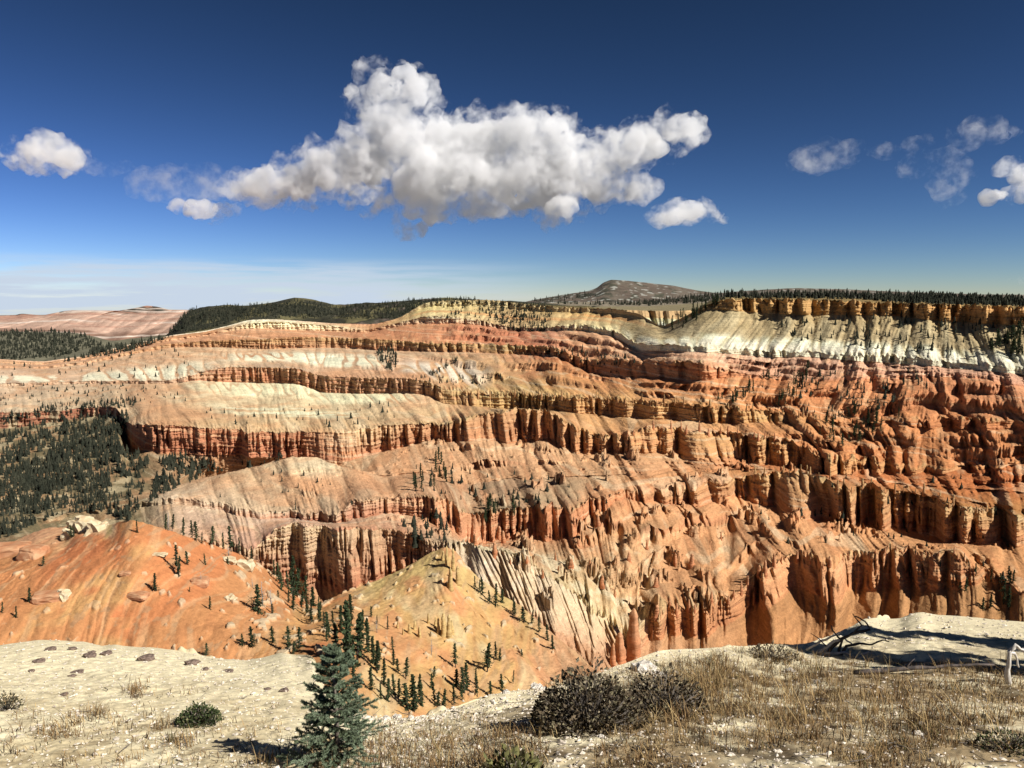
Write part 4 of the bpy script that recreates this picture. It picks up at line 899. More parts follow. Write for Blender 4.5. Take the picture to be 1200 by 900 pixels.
zone([(437, 808, 34), (432, 725, 18), (441, 729, 16), (451, 739, 14), (452, 800, 34), (469, 790, 26), (475, 796, 30), (483, 836, 48), (476, 834, 34), (453, 825, 32), (446, 822, 26), (536, 806, 26), (533, 782, 32), (574, 784, 34), (569, 780, 22), (583, 774, 26), (588, 776, 22), (548, 812, 32), (561, 818, 28), (574, 816, 18), (508, 806, 22), (513, 828, 26), (521, 832, 34), (508, 826, 30), (590, 808, 22), (610, 771, 10), (463, 782, 20), (545, 806, 36), (510, 792, 16), (420, 812, 40), (462, 812, 28), (470, 818, 34), (490, 812, 22), (496, 826, 30), (530, 824, 26), (540, 818, 22), (556, 800, 20), (600, 800, 18), (446, 776, 20), (458, 764, 16)],
     'tree', 'conifer', 'conifer', 'dark scrubby conifer', 'on the tan slope above the rim edge', 'scrubby conifers on the tan slope', 2)
zone([(557, 693, 20), (566, 697, 22), (574, 704, 24), (582, 710, 26), (590, 706, 22), (598, 716, 24), (604, 722, 22), (612, 728, 22), (622, 735, 24), (630, 742, 24), (641, 752, 26), (648, 758, 20), (560, 690, 16), (586, 700, 18)],
     'tree', 'conifer', 'conifer', 'dark conifer', 'in the diagonal row below the white slope', 'conifers in the row below the white slope', None)
# larger ones on the canyon walls, beyond telling apart within their stand
far_rng = np.random.default_rng(21)
def in_poly(px, py, poly):
    c = False; n = len(poly); j = n - 1
    for i in range(n):
        (xi, yi), (xj, yj) = poly[i], poly[j]
        if (yi > py) != (yj > py) and px < (xj - xi) * (py - yi) / (yj - yi) + xi: c = not c
        j = i
    return c
def scatter(poly, n, hlo, hhi, sid=None):
    xs = [p[0] for p in poly]; ys = [p[1] for p in poly]; out = []; tries = 0
    while len(out) < n and tries < n * 30:
        tries += 1
        px = far_rng.uniform(min(xs), max(xs)); py = far_rng.uniform(min(ys), max(ys))
        if not in_poly(px, py, poly): continue
        p = ground_at(px, py, sid, 3)
        if p is None: continue
        h = far_rng.uniform(hlo, hhi)
        out.append((p, h))
    return out
stands = [
    ('on the red bench below the striped wall', [(958, 500), (1000, 478), (1040, 486), (1058, 488), (1030, 515), (990, 530), (962, 522)], 32, 10, 17),
    ('in the upper diagonal strip on the red wall', [(838, 470), (855, 462), (900, 440), (915, 428), (912, 442), (888, 462), (850, 475)], 26, 8, 14),
    ('in the lower diagonal strip on the red wall', [(905, 478), (925, 455), (950, 425), (956, 428), (945, 452), (920, 478)], 30, 8, 13),
    ('in the grove beside the pale cone at the right', [(1152, 420), (1165, 402), (1200, 388), (1200, 420), (1185, 420), (1170, 410)], 30, 12, 20),
    ('on the dark spur beneath the tan rim', [(768, 388), (790, 372), (845, 350), (830, 372), (800, 386)], 30, 8, 13),
    ('among the pinnacles under the pale talus', [(480, 575), (500, 545), (520, 540), (524, 565), (500, 578)], 16, 12, 20),
    ('below the tan talus fan', [(545, 610), (580, 590), (605, 585), (612, 600), (575, 614)], 14, 10, 20),
    ('at the right edge below the orange pinnacles', [(1120, 700), (1130, 665), (1190, 668), (1200, 715), (1150, 715)], 14, 12, 22),
]
n_ind = 0
for place, poly, n, lo, hi in stands:
    for i, (p, hp) in enumerate(scatter(poly, n, lo, hi)):
        h = hp / FPX * float(p[1]); n_ind += 1
        plant('conifer', (float(p[0]), float(p[1]), float(p[2]) - .03 * h), h, 'dark pointed conifer ' + place, 'conifer', 'conifers ' + place, 'tree', i, far_rng.uniform(0, 6.28))
# everything smaller: woods that read as one mass
TM = [cone_tree(1, s, tiers=5, sides=6, w=w) for s, w in ((1, .17), (2, .2), (3, .15), (4, .22), (5, .26))]
FV, FF, fn = [], [], 0
def mass(pts):
    global fn
    for p, h in pts:
        V, F = TM[far_rng.integers(5)]
        a = far_rng.uniform(0, 6.28); ca, sa = math.cos(a), math.sin(a)
        Q = np.stack([V[:, 0] * ca - V[:, 1] * sa, V[:, 0] * sa + V[:, 1] * ca, V[:, 2] - 0.04], 1) * h + p
        FV.append(Q); FF.append(F + fn); fn += len(V)
def woods(poly, n, lo, hi, sid=None, patch=0.0):
    pts = scatter(poly, n, lo, hi, sid)
    if patch:
        q = np.array([p for p, _ in pts]); v = fbm(q[:, 0] / 60, q[:, 1] / 60, 3, 151) + 0.5 * fbm(q[:, 0] / 20, q[:, 1] / 20, 2, 152)
        pts = [t for t, u in zip(pts, v) if u > -0.35 + patch * far_rng.uniform(-0.2, 0.5)]
    mass([(p, hp / FPX * float(p[1]) * far_rng.choice((0.6, 0.85, 1.0, 1.15))) for p, hp in pts])
woods([(0, 512), (30, 503), (70, 492), (110, 487), (152, 486), (158, 503), (144, 528), (176, 536), (170, 562), (164, 596), (150, 612), (120, 600), (80, 600), (40, 615), (0, 632)], 2900, 5, 11, None, 0.9)
woods([(0, 560), (60, 530), (140, 500), (150, 530), (100, 560), (40, 590), (0, 600)], 500, 6, 12)
woods([(186, 540), (215, 535), (240, 540), (262, 552), (240, 558), (200, 574), (176, 590)], 300, 6, 12, None, 0.7)
woods([(280, 545), (330, 533), (330, 540), (290, 548)], 20, 6, 10)
woods([(0, 490), (60, 475), (160, 466), (160, 476), (60, 486), (0, 500)], 130, 4, 8)
woods([(0, 452), (160, 448), (230, 470), (100, 475), (0, 475)], 130, 2.5, 5)
woods([(0, 420), (200, 405), (240, 440), (0, 446)], 60, 3, 6)
woods([(0, 388), (60, 387), (95, 392), (120, 404), (70, 418), (0, 422)], 900, 3, 6, 3)
woods([(110, 408), (150, 404), (206, 393), (150, 412), (70, 424), (100, 417)], 260, 3.5, 7)
woods([(130, 398), (170, 380), (190, 390), (240, 388), (270, 378), (300, 372), (460, 374), (560, 366), (560, 352), (480, 352), (440, 357), (400, 360), (345, 352), (320, 357), (260, 360), (150, 368)], 2600, 2.5, 5, 4)
woods([(480, 353), (640, 357), (600, 380), (540, 372), (500, 356)], 70, 2.5, 4.5)
woods([(500, 352), (640, 357), (640, 360), (500, 355)], 120, 2.5, 4.5)
woods([(520, 372), (545, 358), (549, 360), (526, 375)], 40, 2.5, 4)
woods([(560, 362), (650, 362), (640, 388), (600, 388)], 260, 3, 6)
woods([(440, 412), (458, 408), (468, 420), (460, 436), (448, 428)], 70, 4, 8)
woods([(492, 443), (520, 428), (536, 418), (536, 424), (510, 440)], 50, 3, 5)
woods([(640, 356), (760, 358), (850, 352), (845, 344), (760, 354), (700, 356)], 500, 3, 6)
woods([(620, 352), (660, 346), (690, 342), (700, 347), (640, 356)], 130, 2, 4)
woods([(845, 349), (1000, 350), (1060, 355), (1200, 359), (1200, 352), (1000, 346), (850, 346)], 1300, 5, 9)
woods([(1045, 352), (1120, 354), (1200, 358), (1200, 354), (1100, 350)], 350, 6, 10.5)
woods([(900, 380), (960, 370), (1120, 372), (1190, 385), (1120, 420), (1000, 405), (920, 400)], 120, 5, 10)
woods([(940, 440), (1060, 430), (1100, 450), (1000, 500), (930, 480)], 80, 5, 10)
woods([(640, 400), (760, 420), (720, 440), (640, 415)], 70, 3, 7)
woods([(480, 440), (620, 440), (560, 452), (490, 450)], 50, 3, 6)
woods([(480, 540), (640, 560), (720, 590), (600, 600), (500, 590)], 60, 5, 11)
woods([(850, 560), (1180, 560), (1190, 690), (900, 640)], 45, 5, 10)
woods([(240, 480), (470, 470), (460, 500), (250, 500)], 45, 3.5, 8)
woods([(470, 610), (530, 600), (520, 640), (480, 650)], 45, 8, 15)
woods([(240, 545), (420, 560), (420, 620), (260, 600)], 30, 3.5, 7)
fw = mesh_np('distant_conifers', np.vstack(FV), np.vstack(FF), far_needle_mat, smooth=False)
tag(fw, kind='stuff')

# ------------------------------------------------------------------ pinnacles standing free of the cliffs
spire_mats = {'orange': vcol_mat('orange_rock', scales=((0.09, 0.15), (0.5, 0.2)), bump=0.5, bscale=0.5, strata=0.22, zscale=0.35, bdist=1.0),}
def spire_mesh(seed, cbot, ctop, squat=0.0):
    """unit height column: ledges, waists, a caprock and an uneven plan"""
    g = np.random.default_rng(seed); ns, nz_ = 14, 30
    z = np.linspace(-0.35, 1.0, nz_); V = []; cols = []
    prof = 0.30 + 0.70 * (1 - np.clip(z, 0, 1)) ** 0.8
    led_ = 1 + 0.16 * perlin(z * 9 + seed, 0 * z + .3, 7) + 0.12 * perlin(z * 22, 0 * z + seed * .7, 8)
    cap = np.where(z > 0.82, g.uniform(0.85, 1.3), 1.0); cap[-1] *= 0.35; cap[-2] *= 0.75
    ox = 0.03 * perlin(z * 2.0, 0 * z + seed, 9); oy = 0.03 * perlin(z * 2.0 + 9, 0 * z + seed, 9)
    for i in range(nz_):
        for k in range(ns):
            a = 6.28318 * k / ns
            r = 0.16 * (1 + squat) * prof[i] * led_[i] * cap[i] * (1 + 0.35 * float(perlin(math.cos(a) * 1.3 + seed, math.sin(a) * 1.3, 10)) + 0.12 * float(perlin(a * 2, z[i] * 6, 11)))
            V.append((r * math.cos(a) + ox[i], r * math.sin(a) * 1.1 + oy[i], z[i] + 0.012 * float(perlin(a, z[i] * 3 + seed, 12))))
            f = np.clip(z[i] + 0.25 * float(perlin(z[i] * 10 + seed, a * .3, 13)), 0, 1)
            cols.append(alb(cbot) * (1 - f) + alb(ctop) * f)
    F = grid_faces(nz_, ns); extra = []
    for i in range(nz_ - 1): extra.append((i * ns + ns - 1, i * ns, (i + 1) * ns, (i + 1) * ns + ns - 1))
    V.append((ox[-1], oy[-1], 1.01)); cols.append(alb(ctop)); t0 = (nz_ - 1) * ns
    F3 = [(t0 + k, t0 + (k + 1) % ns, len(V) - 1) for k in range(ns)]
    return mesh_np('rock_spire', np.array(V), [np.vstack([F, extra]), np.array(F3)], spire_mats['orange'], col=np.array(cols), link=False)
SPM = {'tan': [spire_mesh(i, (204, 140, 90), (196, 156, 104)) for i in (1, 2, 3, 4)],
       'orange': [spire_mesh(i, (206, 126, 82), (216, 152, 106)) for i in (5, 6, 7, 8)],
       'cream': [spire_mesh(i, (216, 168, 104), (222, 180, 118)) for i in (9, 10, 11)]}
def spires(items, key, group, label_f, sid=None, rad=1.0):
    for i, (px, py, hp) in enumerate(items):
        p = ground_at(px, py, sid, 4)
        if p is None: continue
        h = hp / FPX * float(p[1])
        o = bpy.data.objects.new('rock_spire', SPM[key][(i + int(px)) % len(SPM[key])]); C.objects.link(o)
        o.location = (float(p[0]), float(p[1]), float(p[2]) - 0.04 * h)
        w = rad * far_rng.uniform(0.8, 1.4); o.scale = (h * w, h * w * far_rng.uniform(.8, 1.3), h * far_rng.uniform(.85, 1.15)); o.rotation_euler = (0, 0, far_rng.uniform(0, 6.28))
        tag(o, label_f(i), 'rock spire', group)
def row_items(nm, x0, x1, step, lo, hi):
    r = TOPROW[nm]; out = []
    q = MAIN[r]; px, py = project(q[:, 0], q[:, 1], q[:, 2])
    x = x0
    while x < x1:
        j = np.argmin(np.abs(px - x)); out.append((float(px[j]), float(py[j]) + 1.5, far_rng.uniform(lo, hi))); x += step * far_rng.uniform(0.5, 1.6)
    return out
spires(row_items('Gt', 545, 760, 6.5, 4, 10), 'tan', 'thin pinnacles along the yellow bench', lambda i: 'thin yellow-tan pinnacle on the cliff edge below the yellow bench', 1, .62)
spires(row_items('Gt', 762, 955, 7, 5, 12), 'tan', 'tan pinnacles below the red wall', lambda i: 'tan pinnacle in the row below the striped red wall', 1, .68)
spires(row_items('Ft', 735, 930, 9, 5, 12), 'orange', 'pinnacles of the middle cliff on the right', lambda i: 'orange pinnacle on the middle cliff edge at the right', 1, .68)
spires(row_items('Ct', 885, 1190, 9, 5, 13), 'tan', 'pinnacles of the lower right cliff', lambda i: 'tan capped pinnacle along the lower right cliff edge', 1, .68)
spires(row_items('Bt', 988, 1130, 6, 4, 10), 'orange', 'fluted pinnacles on the square buttress', lambda i: 'pale orange pinnacle fluting the top of the square buttress', 1, .68)
spires(row_items('Bt', 770, 985, 13, 7, 16), 'orange', 'pinnacles at the foot of the canyon', lambda i: 'orange pinnacle low in the canyon beside the black alcove', 1, .9)
spires([(x + far_rng.uniform(-6, 6), y + far_rng.uniform(-8, 8), far_rng.uniform(7, 17)) for x, y in [(560, 640), (574, 650), (588, 640), (600, 655), (612, 662), (622, 640), (634, 668), (646, 650), (656, 672), (668, 660), (680, 640), (690, 668), (705, 680), (716, 700), (735, 660), (752, 672), (768, 690), (790, 660), (806, 668), (700, 610), (676, 620), (640, 620), (755, 640), (840, 640), (604, 614), (590, 622)]],
       'orange', 'scattered orange pinnacles in the middle basin', lambda i: 'stubby orange pinnacle in the middle basin above the fluted slope', 1, 1.1)
spires([(742, 772, 62)], 'orange', 'tall spire by the shrub', lambda i: 'tall leaning orange spire just above the dark-leaved shrub', None, .8)
spires([(726, 776, 34), (718, 780, 28)], 'orange', 'short pinnacles by the tall spire', lambda i: ['short orange pinnacle right of its smaller twin, beside the tall spire', 'smallest orange pinnacle above the shrub'][i], None, 1.1)
spires([(524, 662, 22), (531, 668, 26), (528, 690, 24), (536, 684, 22), (519, 656, 14)], 'cream', 'tan pinnacles on the ridge crest', lambda i: 'weathered tan pinnacle in the cluster near the tan ridge crest', 2, 0.7)
spires([(514, 742, 20), (520, 745, 30), (526, 746, 26), (530, 742, 18), (510, 734, 14)], 'cream', 'tan pinnacles midway down the slope', lambda i: 'weathered tan pinnacle in the cluster midway down the tan slope', 2, 0.75)
spires([(480, 742, 14), (486, 738, 13), (492, 746, 14), (466, 736, 10), (472, 744, 11), (502, 730, 12)], 'cream', 'small fins on the tan slope', lambda i: 'small tan rock fin left of the pinnacles on the tan slope', 2, 0.8)

# ------------------------------------------------------------------ loose rocks and outcrops
def rock_mesh(name, seed, mat, flat=0.6, sub=2, rough=0.35, blocky=0.0):
    import bmesh
    bm = bmesh.new(); bmesh.ops.create_icosphere(bm, subdivisions=sub, radius=1.0)
    V = np.array([v.co for v in bm.verts]); F = np.array([[v.index for v in f.verts] for f in bm.faces]); bm.free()
    if blocky: V = np.sign(V) * np.abs(V) ** (1 - blocky)
    n = perlin(V[:, 0] * 1.3 + seed, V[:, 1] * 1.3 + V[:, 2] * .9, seed) + 0.5 * perlin(V[:, 0] * 3 + V[:, 2] * 2, V[:, 1] * 3 + seed, seed + 5)
    V = V * (1 + rough * n)[:, None]; V[:, 2] *= flat
    if blocky: V[:, :2] *= (1 + 0.08 * perlin(V[:, 2] * 7 + seed, 0 * V[:, 2], 3))[:, None]
    return mesh_np(name, V, F, mat, smooth=False, link=False)
brown_mat = noise_mat('brown_stone', (0.10, 0.07, 0.055), (0.26, 0.19, 0.15), scale=2.5, bump=0.5, bdist=0.2)
white_mat = noise_mat('white_limestone', (0.45, 0.40, 0.33), (0.72, 0.66, 0.57), scale=2.0, bump=0.5, bdist=0.2)
orange_mat = noise_mat('banded_sandstone', tuple(alb((196, 124, 82))), tuple(alb((226, 168, 122))), scale=1.6, bump=0.6, bdist=0.3)
cream_mat = noise_mat('cream_limestone', tuple(alb((220, 176, 128))), tuple(alb((240, 212, 168))), scale=1.8, bump=0.6, bdist=0.3)
def put_rock(name, me, px, py, wpx, label, cat, group=None, on_fg=True, sid=None, asp=(1, 1, 1), rz=None, sink=0.3):
    p = fg_many([px], [py])[0] if on_fg else ground_at(px, py, sid, 8)
    if p is None: return
    r = 0.5 * wpx / FPX * float(p[1])
    o = bpy.data.objects.new(name, me); C.objects.link(o)
    o.scale = (r * asp[0], r * asp[1], r * asp[2]); o.location = (float(p[0]), float(p[1]), float(p[2]) + r * asp[2] * (0.5 - sink))
    o.rotation_euler = (0, 0, rng.uniform(0, 6.28) if rz is None else rz)
    tag(o, label, cat, group); return o
BR = [rock_mesh('stone', i, brown_mat, 0.55) for i in (1, 2, 3)]
GR = 'dark stones on the pale ledge'
for i, (px, py, w, lab) in enumerate([
        (60, 762, 14, 'flat dark stone nearest the ledge edge at the left'), (86, 761, 11, 'small dark stone near the ledge edge, right of a flat one'),
        (47, 776, 16, 'dark stone at the left end of the pale ledge row'), (105, 770, 17, 'dark stone in front of a paler one on the ledge'),
        (108, 765, 9, 'pale brown stone tucked behind a darker one on the ledge'), (124, 767, 15, 'low dark stone right of the paired stones'),
        (172, 773, 21, 'largest dark brown stone on the pale ledge'), (226, 778, 18, 'rough grey-brown stone with a stick beside it'),
        (241, 785, 10, 'reddish stone right of the rough grey-brown one'), (92, 788, 16, 'thin dark slab below the stone row'), (84, 793, 10, 'small dark stone just below the thin slab'),
        (76, 814, 10, 'lone dark stone lower on the gravel'), (268, 787, 14, 'flat dark flake near the middle of the pale ledge'), (313, 808, 9, 'small dark stone left of the round one near the ledge end'),
        (333, 810, 13, 'round dark stone near the right end of the pale ledge'), (38, 787, 9, 'small dark flake near the left margin')]):
    put_rock('stone', BR[i % 3], px, py, w, lab, 'stone', GR, asp=(1, .8, .75 if i not in (9, 12) else .35), rz=rng.uniform(-.4, .4))
WR = [rock_mesh('limestone_rock', i, white_mat, 0.7, 2, 0.45) for i in (11, 12, 13)]
for i, (px, py, w, lab) in enumerate([
        (756, 786, 30, 'large white rock at the right of the dark-leaved shrub'), (771, 793, 16, 'smaller white rock against the large white one'),
        (612, 852, 14, 'upright white rock in the gravel left of the shrub'), (628, 803, 16, 'white rock on the lip left of the shrub'),
        (636, 808, 11, 'small white rock tucked under the shrub'), (594, 812, 10, 'pale rock on the strip above the shadow'),
        (925, 787, 12, 'white rock beside the pale deadwood'), (1076, 861, 13, 'slim white rock lying in dry grass at the right'),
        (958, 800, 9, 'small white rock among grass below the deadwood'), (466, 838, 12, 'pale rock on the lip right of the spruce'),
        (452, 842, 9, 'little pale rock beside the spruce at the lip'), (490, 846, 9, 'flat pale rock on the lip of the gravel'),
        (705, 865, 11, 'pale rock half buried below the shrub'), (820, 842, 10, 'pale rock half buried in the grass patch')]):
    put_rock('limestone_rock', WR[i % 3], px, py, w, lab, 'rock', 'white rocks on the rim', asp=(1, .9, .8 if i != 2 else 1.4))
# a few bigger outcrops on the orange hill
OB = [rock_mesh('outcrop', i, orange_mat, 0.9, 3, 0.18, 0.55) for i in (21, 22)]
CB = [rock_mesh('outcrop', i, cream_mat, 0.9, 3, 0.5, 0.3) for i in (31, 32, 33)]
for me, px, py, w, lab, asp in [
        (OB[0], 39, 652, 30, 'square orange sandstone block on the left shoulder of the hill', (1, .9, .85)),
        (OB[1], 10, 650, 44, 'banded orange ledge behind the square sandstone block', (1.2, .8, .6)),
        (CB[0], 96, 618, 30, 'cream limestone knob with a jagged top behind the hill', (1, .8, .9)),
        (CB[1], 114, 620, 26, 'cream crag right of the jagged limestone knob', (.9, .8, .9)),
        (CB[2], 84, 625, 20, 'small cream crag left of the jagged limestone knob', (1, .9, .8)),
        (CB[0], 74, 700, 20, 'yellow boulder beside an overhanging grey ledge', (.9, .8, 1.0)),
        (OB[1], 58, 700, 30, 'grey-orange ledge with a dark overhang on the hill face', (1.2, .8, .45)),
        (OB[0], 162, 698, 22, 'low orange ledge in the centre of the hill face', (1.3, .7, .4)),
        (CB[1], 286, 664, 24, 'cream block row on the right shoulder of the hill', (1.0, .8, .8)),
        (CB[2], 268, 658, 18, 'smaller cream block left of the block row', (1.1, .8, .6)),
        (OB[0], 234, 682, 20, 'orange boulder beneath a grey dead tree', (1.1, .9, .6)),
        (CB[2], 270, 702, 14, 'pale boulder among the lower hill trees', (1, .9, .7)),
        (OB[1], 147, 672, 12, 'small flat orange stone high on the hill face', (1.2, .8, .5)),
        (CB[0], 186, 650, 14, 'pale slab near the hill crest', (1.5, .8, .35))]:
    put_rock('outcrop', me, px, py, w, lab, 'outcrop', 'outcrops on the orange hill', False, 2, asp, rng.uniform(-.5, .5), 0.48)
# gravel: chips all over the rim
GV, GFc, gn_ = [], [], 0
ico = np.array([(0, 0, 1), (.9, 0, .3), (.25, .85, .3), (-.75, .5, .3), (-.7, -.55, .25), (.3, -.85, .3), (0, 0, -.6)])
icf = np.array([(0, 1, 2), (0, 2, 3), (0, 3, 4), (0, 4, 5), (0, 5, 1), (6, 2, 1), (6, 3, 2), (6, 4, 3), (6, 5, 4), (6, 1, 5)])
def chips(n, box, lo, hi, cond):
    global gn_
    k = far_rng.integers(0, len(FGT), n * 3); got = 0
    for i in k:
        x, y = fpx[i], fpy[i]
        if not (box[0] < x < box[2] and box[1] < y < box[3]) or not cond(x, y): continue
        r = far_rng.uniform(lo, hi) * far_rng.choice((1, 1, 1, 1.8)); a = far_rng.uniform(0, 6.28)
        V = ico * r * far_rng.uniform(.6, 1.3, 3) * (1 + .25 * far_rng.normal(0, 1, (7, 1)))
        V = np.stack([V[:, 0] * math.cos(a) - V[:, 1] * math.sin(a), V[:, 0] * math.sin(a) + V[:, 1] * math.cos(a), V[:, 2] * .7 + r * .15], 1) + FGT[i] + far_rng.normal(0, .02, 3) * (1, 1, 0)
        GV.append(V); GFc.append(icf + gn_); gn_ += 7; got += 1
        if got >= n: break
chips(9000, (-60, 716, 1260, 930), .006, .016, lambda x, y: True)
chips(2600, (960, 716, 1230, 760), .012, .03, lambda x, y: True)
chips(1100, (400, 820, 1240, 930), .008, .022, lambda x, y: True)
gm = noise_mat('gravel_chips', (0.40, 0.34, 0.27), (0.74, 0.66, 0.54), scale=9, bump=0)
tag(mesh_np('gravel', np.vstack(GV), np.vstack(GFc), gm, smooth=False), kind='stuff')

# ------------------------------------------------------------------ foreground plants
blade_mat, bnt, bb = new_mat('dry_blades')
_a = bnt.nodes.new('ShaderNodeAttribute'); _a.attribute_name = 'Col'; bnt.links.new(_a.outputs['Color'], bb.inputs['Base Color'])
gr = np.random.default_rng(99)
GB = dict(V=[], F=[], C=[], n=0)
def blades(base, h, col, bend, wd=0.004):
    n = len(base); a = gr.uniform(0, 6.283, n); d = np.stack([np.cos(a), np.sin(a), 0 * a], 1); side = np.stack([-np.sin(a), np.cos(a), 0 * a], 1)
    V = np.zeros((n, 7, 3))
    for i, (f, w) in enumerate(((0, 1.0), (0.4, 0.85), (0.75, 0.5), (1.0, 0))):
        c = base + d * (bend * h * f ** 2)[:, None] + np.array((0, 0, 1)) * (h * (f - 0.25 * np.clip(bend, 0, 1.3) * f ** 2))[:, None]
        if i < 3: V[:, 2 * i] = c + side * wd * w; V[:, 2 * i + 1] = c - side * wd * w
        else: V[:, 6] = c
    k = GB['n'] + np.arange(n)[:, None] * 7
    for q in ((0, 1, 3, 2), (2, 3, 5, 4)): GB['F'].append(('q', k + np.array(q)))
    GB['F'].append(('t', k + np.array((4, 5, 6))))
    GB['V'].append(V.reshape(-1, 3)); GB['C'].append(np.repeat(col, 7, axis=0)); GB['n'] += n * 7
STRAW = np.array([lin(c) * 0.62 for c in ((216, 186, 132), (190, 156, 108), (154, 122, 84), (108, 86, 62), (62, 50, 40), (112, 108, 64))]) * 0.85
def tufts(poly, n, hlo, hhi, nb, spread, wts, cond=None):
    done = 0; xs = [p[0] for p in poly]; ys = [p[1] for p in poly]; pts = []
    k = 0
    while len(pts) < n and k < n * 40:
        k += 1
        px, py = gr.uniform(min(xs), max(xs)), gr.uniform(min(ys), max(ys))
        if in_poly(px, py, poly): pts.append((px, py))
    P0 = fg_many([p[0] for p in pts], [p[1] for p in pts])
    for p in P0:
        if p is None: continue
        if cond is not None and float(fbm(p[0] / 0.7, p[1] / 0.7, 2, 161)) < cond: continue
        m = gr.integers(nb // 2, nb + 1)
        base = p + np.stack([gr.normal(0, spread, m), gr.normal(0, spread, m), np.full(m, -0.01)], 1)
        ci = gr.choice(len(STRAW), p=wts)
        col = STRAW[np.where(gr.random(m) < .6, ci, gr.choice(len(STRAW), m, p=wts))] * gr.uniform(.75, 1.2, (m, 1))
        blades(base, gr.uniform(hlo, hhi, m), col, gr.uniform(0.05, 1.2, m), gr.uniform(.0022, .0042))
RGT = [(560, 905), (545, 872), (640, 838), (770, 800), (860, 778), (960, 772), (1080, 790), (1200, 796), (1260, 905)]
tufts(RGT, 1900, .03, .12, 17, .05, [.17, .22, .25, .18, .12, .06], -0.02)
tufts([(640, 800), (860, 764), (960, 762), (1000, 800), (960, 850), (820, 850), (700, 850)], 330, .06, .22, 20, .045, [.2, .22, .22, .18, .12, .06])
tufts([(1000, 770), (1200, 785), (1200, 850), (980, 870), (900, 870)], 210, .06, .22, 16, .05, [.24, .24, .22, .16, .1, .04])
tufts([(980, 770), (1180, 775), (1180, 860), (880, 880), (760, 860)], 120, .2, .36, 9, .05, [.4, .3, .2, .1, 0, 0])
tufts([(790, 785), (850, 770), (880, 800), (840, 830), (780, 830)], 60, .2, .4, 14, .05, [.25, .25, .25, .15, .05, .05])
tufts([(300, 905), (315, 868), (470, 872), (640, 860), (640, 905)], 130, .06, .2, 16, .045, [.1, .2, .25, .25, .15, .05])
tufts([(380, 900), (440, 850), (560, 835), (640, 850), (640, 905)], 200, .03, .11, 13, .05, [.25, .25, .25, .15, .08, .02])
tufts([(0, 905), (0, 830), (180, 836), (330, 870), (330, 905)], 95, .03, .11, 14, .06, [.14, .2, .26, .22, .14, .04])
tufts([(0, 820), (60, 812), (200, 800), (330, 830), (330, 860), (0, 850)], 36, .03, .1, 13, .06, [.2, .24, .26, .18, .1, .02])
for cx_, cy_, n_ in ((165, 806, 9), (104, 842, 8), (78, 848, 6), (18, 826, 6), (150, 818, 5), (188, 850, 5), (214, 872, 9), (64, 862, 6)):
    tufts([(cx_ - 14, cy_ - 6), (cx_ + 14, cy_ - 6), (cx_ + 14, cy_ + 6), (cx_ - 14, cy_ + 6)], n_, .06, .17, 14, .04, [.2, .25, .3, .15, .08, .02])
qs = np.vstack([f for t, f in GB['F'] if t == 'q']); ts = np.vstack([f for t, f in GB['F'] if t == 't'])
tag(mesh_np('dry_grass', np.vstack(GB['V']), [qs, ts], blade_mat, col=np.vstack(GB['C']), smooth=False), kind='stuff')
# litter of twigs
tw = Bag()
for p in fg_many(gr.uniform(0, 1200, 420), gr.uniform(790, 900, 420)):
    if p is None: continue
    if project(*p)[0] < 420 and gr.random() < 0.72: continue
    L = gr.uniform(.05, .28); a = gr.uniform(0, 6.28)
    q = [p + np.array((math.cos(a) * L * f + gr.normal(0, .01), math.sin(a) * L * f + gr.normal(0, .01), .012 + gr.uniform(0, .03))) for f in (0, .4, .75, 1)]
    r = gr.uniform(.002, .006); tw.add(*tube(q, [r, r * .9, r * .7, r * .3], 4))
twig_mat = noise_mat('twigs', (0.05, 0.04, 0.032), (0.22, 0.19, 0.16), scale=3, bump=0)
tag(tw.mesh('twig_litter', twig_mat), kind='stuff')

def leafy(name, px, py, wpx, hpx, n, lsz, mats, label, cat, stemmat, upright=0.5, dome=0.75):
    p = fg_many([px], [py])[0]; Yp = float(p[1]); W = wpx / FPX * Yp * .5; H = hpx / FPX * Yp
    e = bpy.data.objects.new(name, None); C.objects.link(e); e.location = p; e.empty_display_size = .1; tag(e, label, cat)
    B = Bag(); S_ = Bag(); cols = []
    for i in range(n):
        a = gr.uniform(0, 6.28); r = math.sqrt(gr.random()); zt = gr.random() ** .7
        top = H * (1 - dome * r * r) * (0.8 + 0.35 * float(perlin(a * 1.5, r * 3, 171)))
        c = np.array((math.cos(a) * r * W, math.sin(a) * r * W * .8, top * zt))
        d = np.array((math.cos(a) * .6 + gr.normal(0, .4), math.sin(a) * .6 + gr.normal(0, .4), upright + gr.normal(0, .4))); d /= np.linalg.norm(d)
        sd = np.cross(d, gr.normal(0, 1, 3)); sd /= np.linalg.norm(sd); up_ = np.cross(d, sd); L = lsz * gr.uniform(.6, 1.3); wd = L * .3
        B.add([c, c + d * L * .5 + sd * wd + up_ * wd * .3, c + d * L, c + d * L * .5 - sd * wd + up_ * wd * .3], [(0, 1, 2), (0, 2, 3)])
        k = gr.choice(len(mats), p=[m[1] for m in mats]); cols.append(np.repeat((np.array(mats[k][0]) * gr.uniform(.7, 1.25))[None], 4, 0))
        if i % 9 == 0:
            S_.add(*tube([(c[0] * .25, c[1] * .25, 0), (c[0] * .7, c[1] * .7, c[2] * .6), c], [.006, .004, .002], 4))
    mesh_np('leaves', np.vstack(B.V), [np.vstack(f) for f in B.F.values()], blade_mat, e, col=np.vstack(cols), smooth=False)
    S_.mesh('stems', stemmat, e)
    return e
DK = [((.060, .046, .030), .45), ((.12, .09, .055), .3), ((.17, .145, .085), .17), ((.24, .20, .13), .08)]
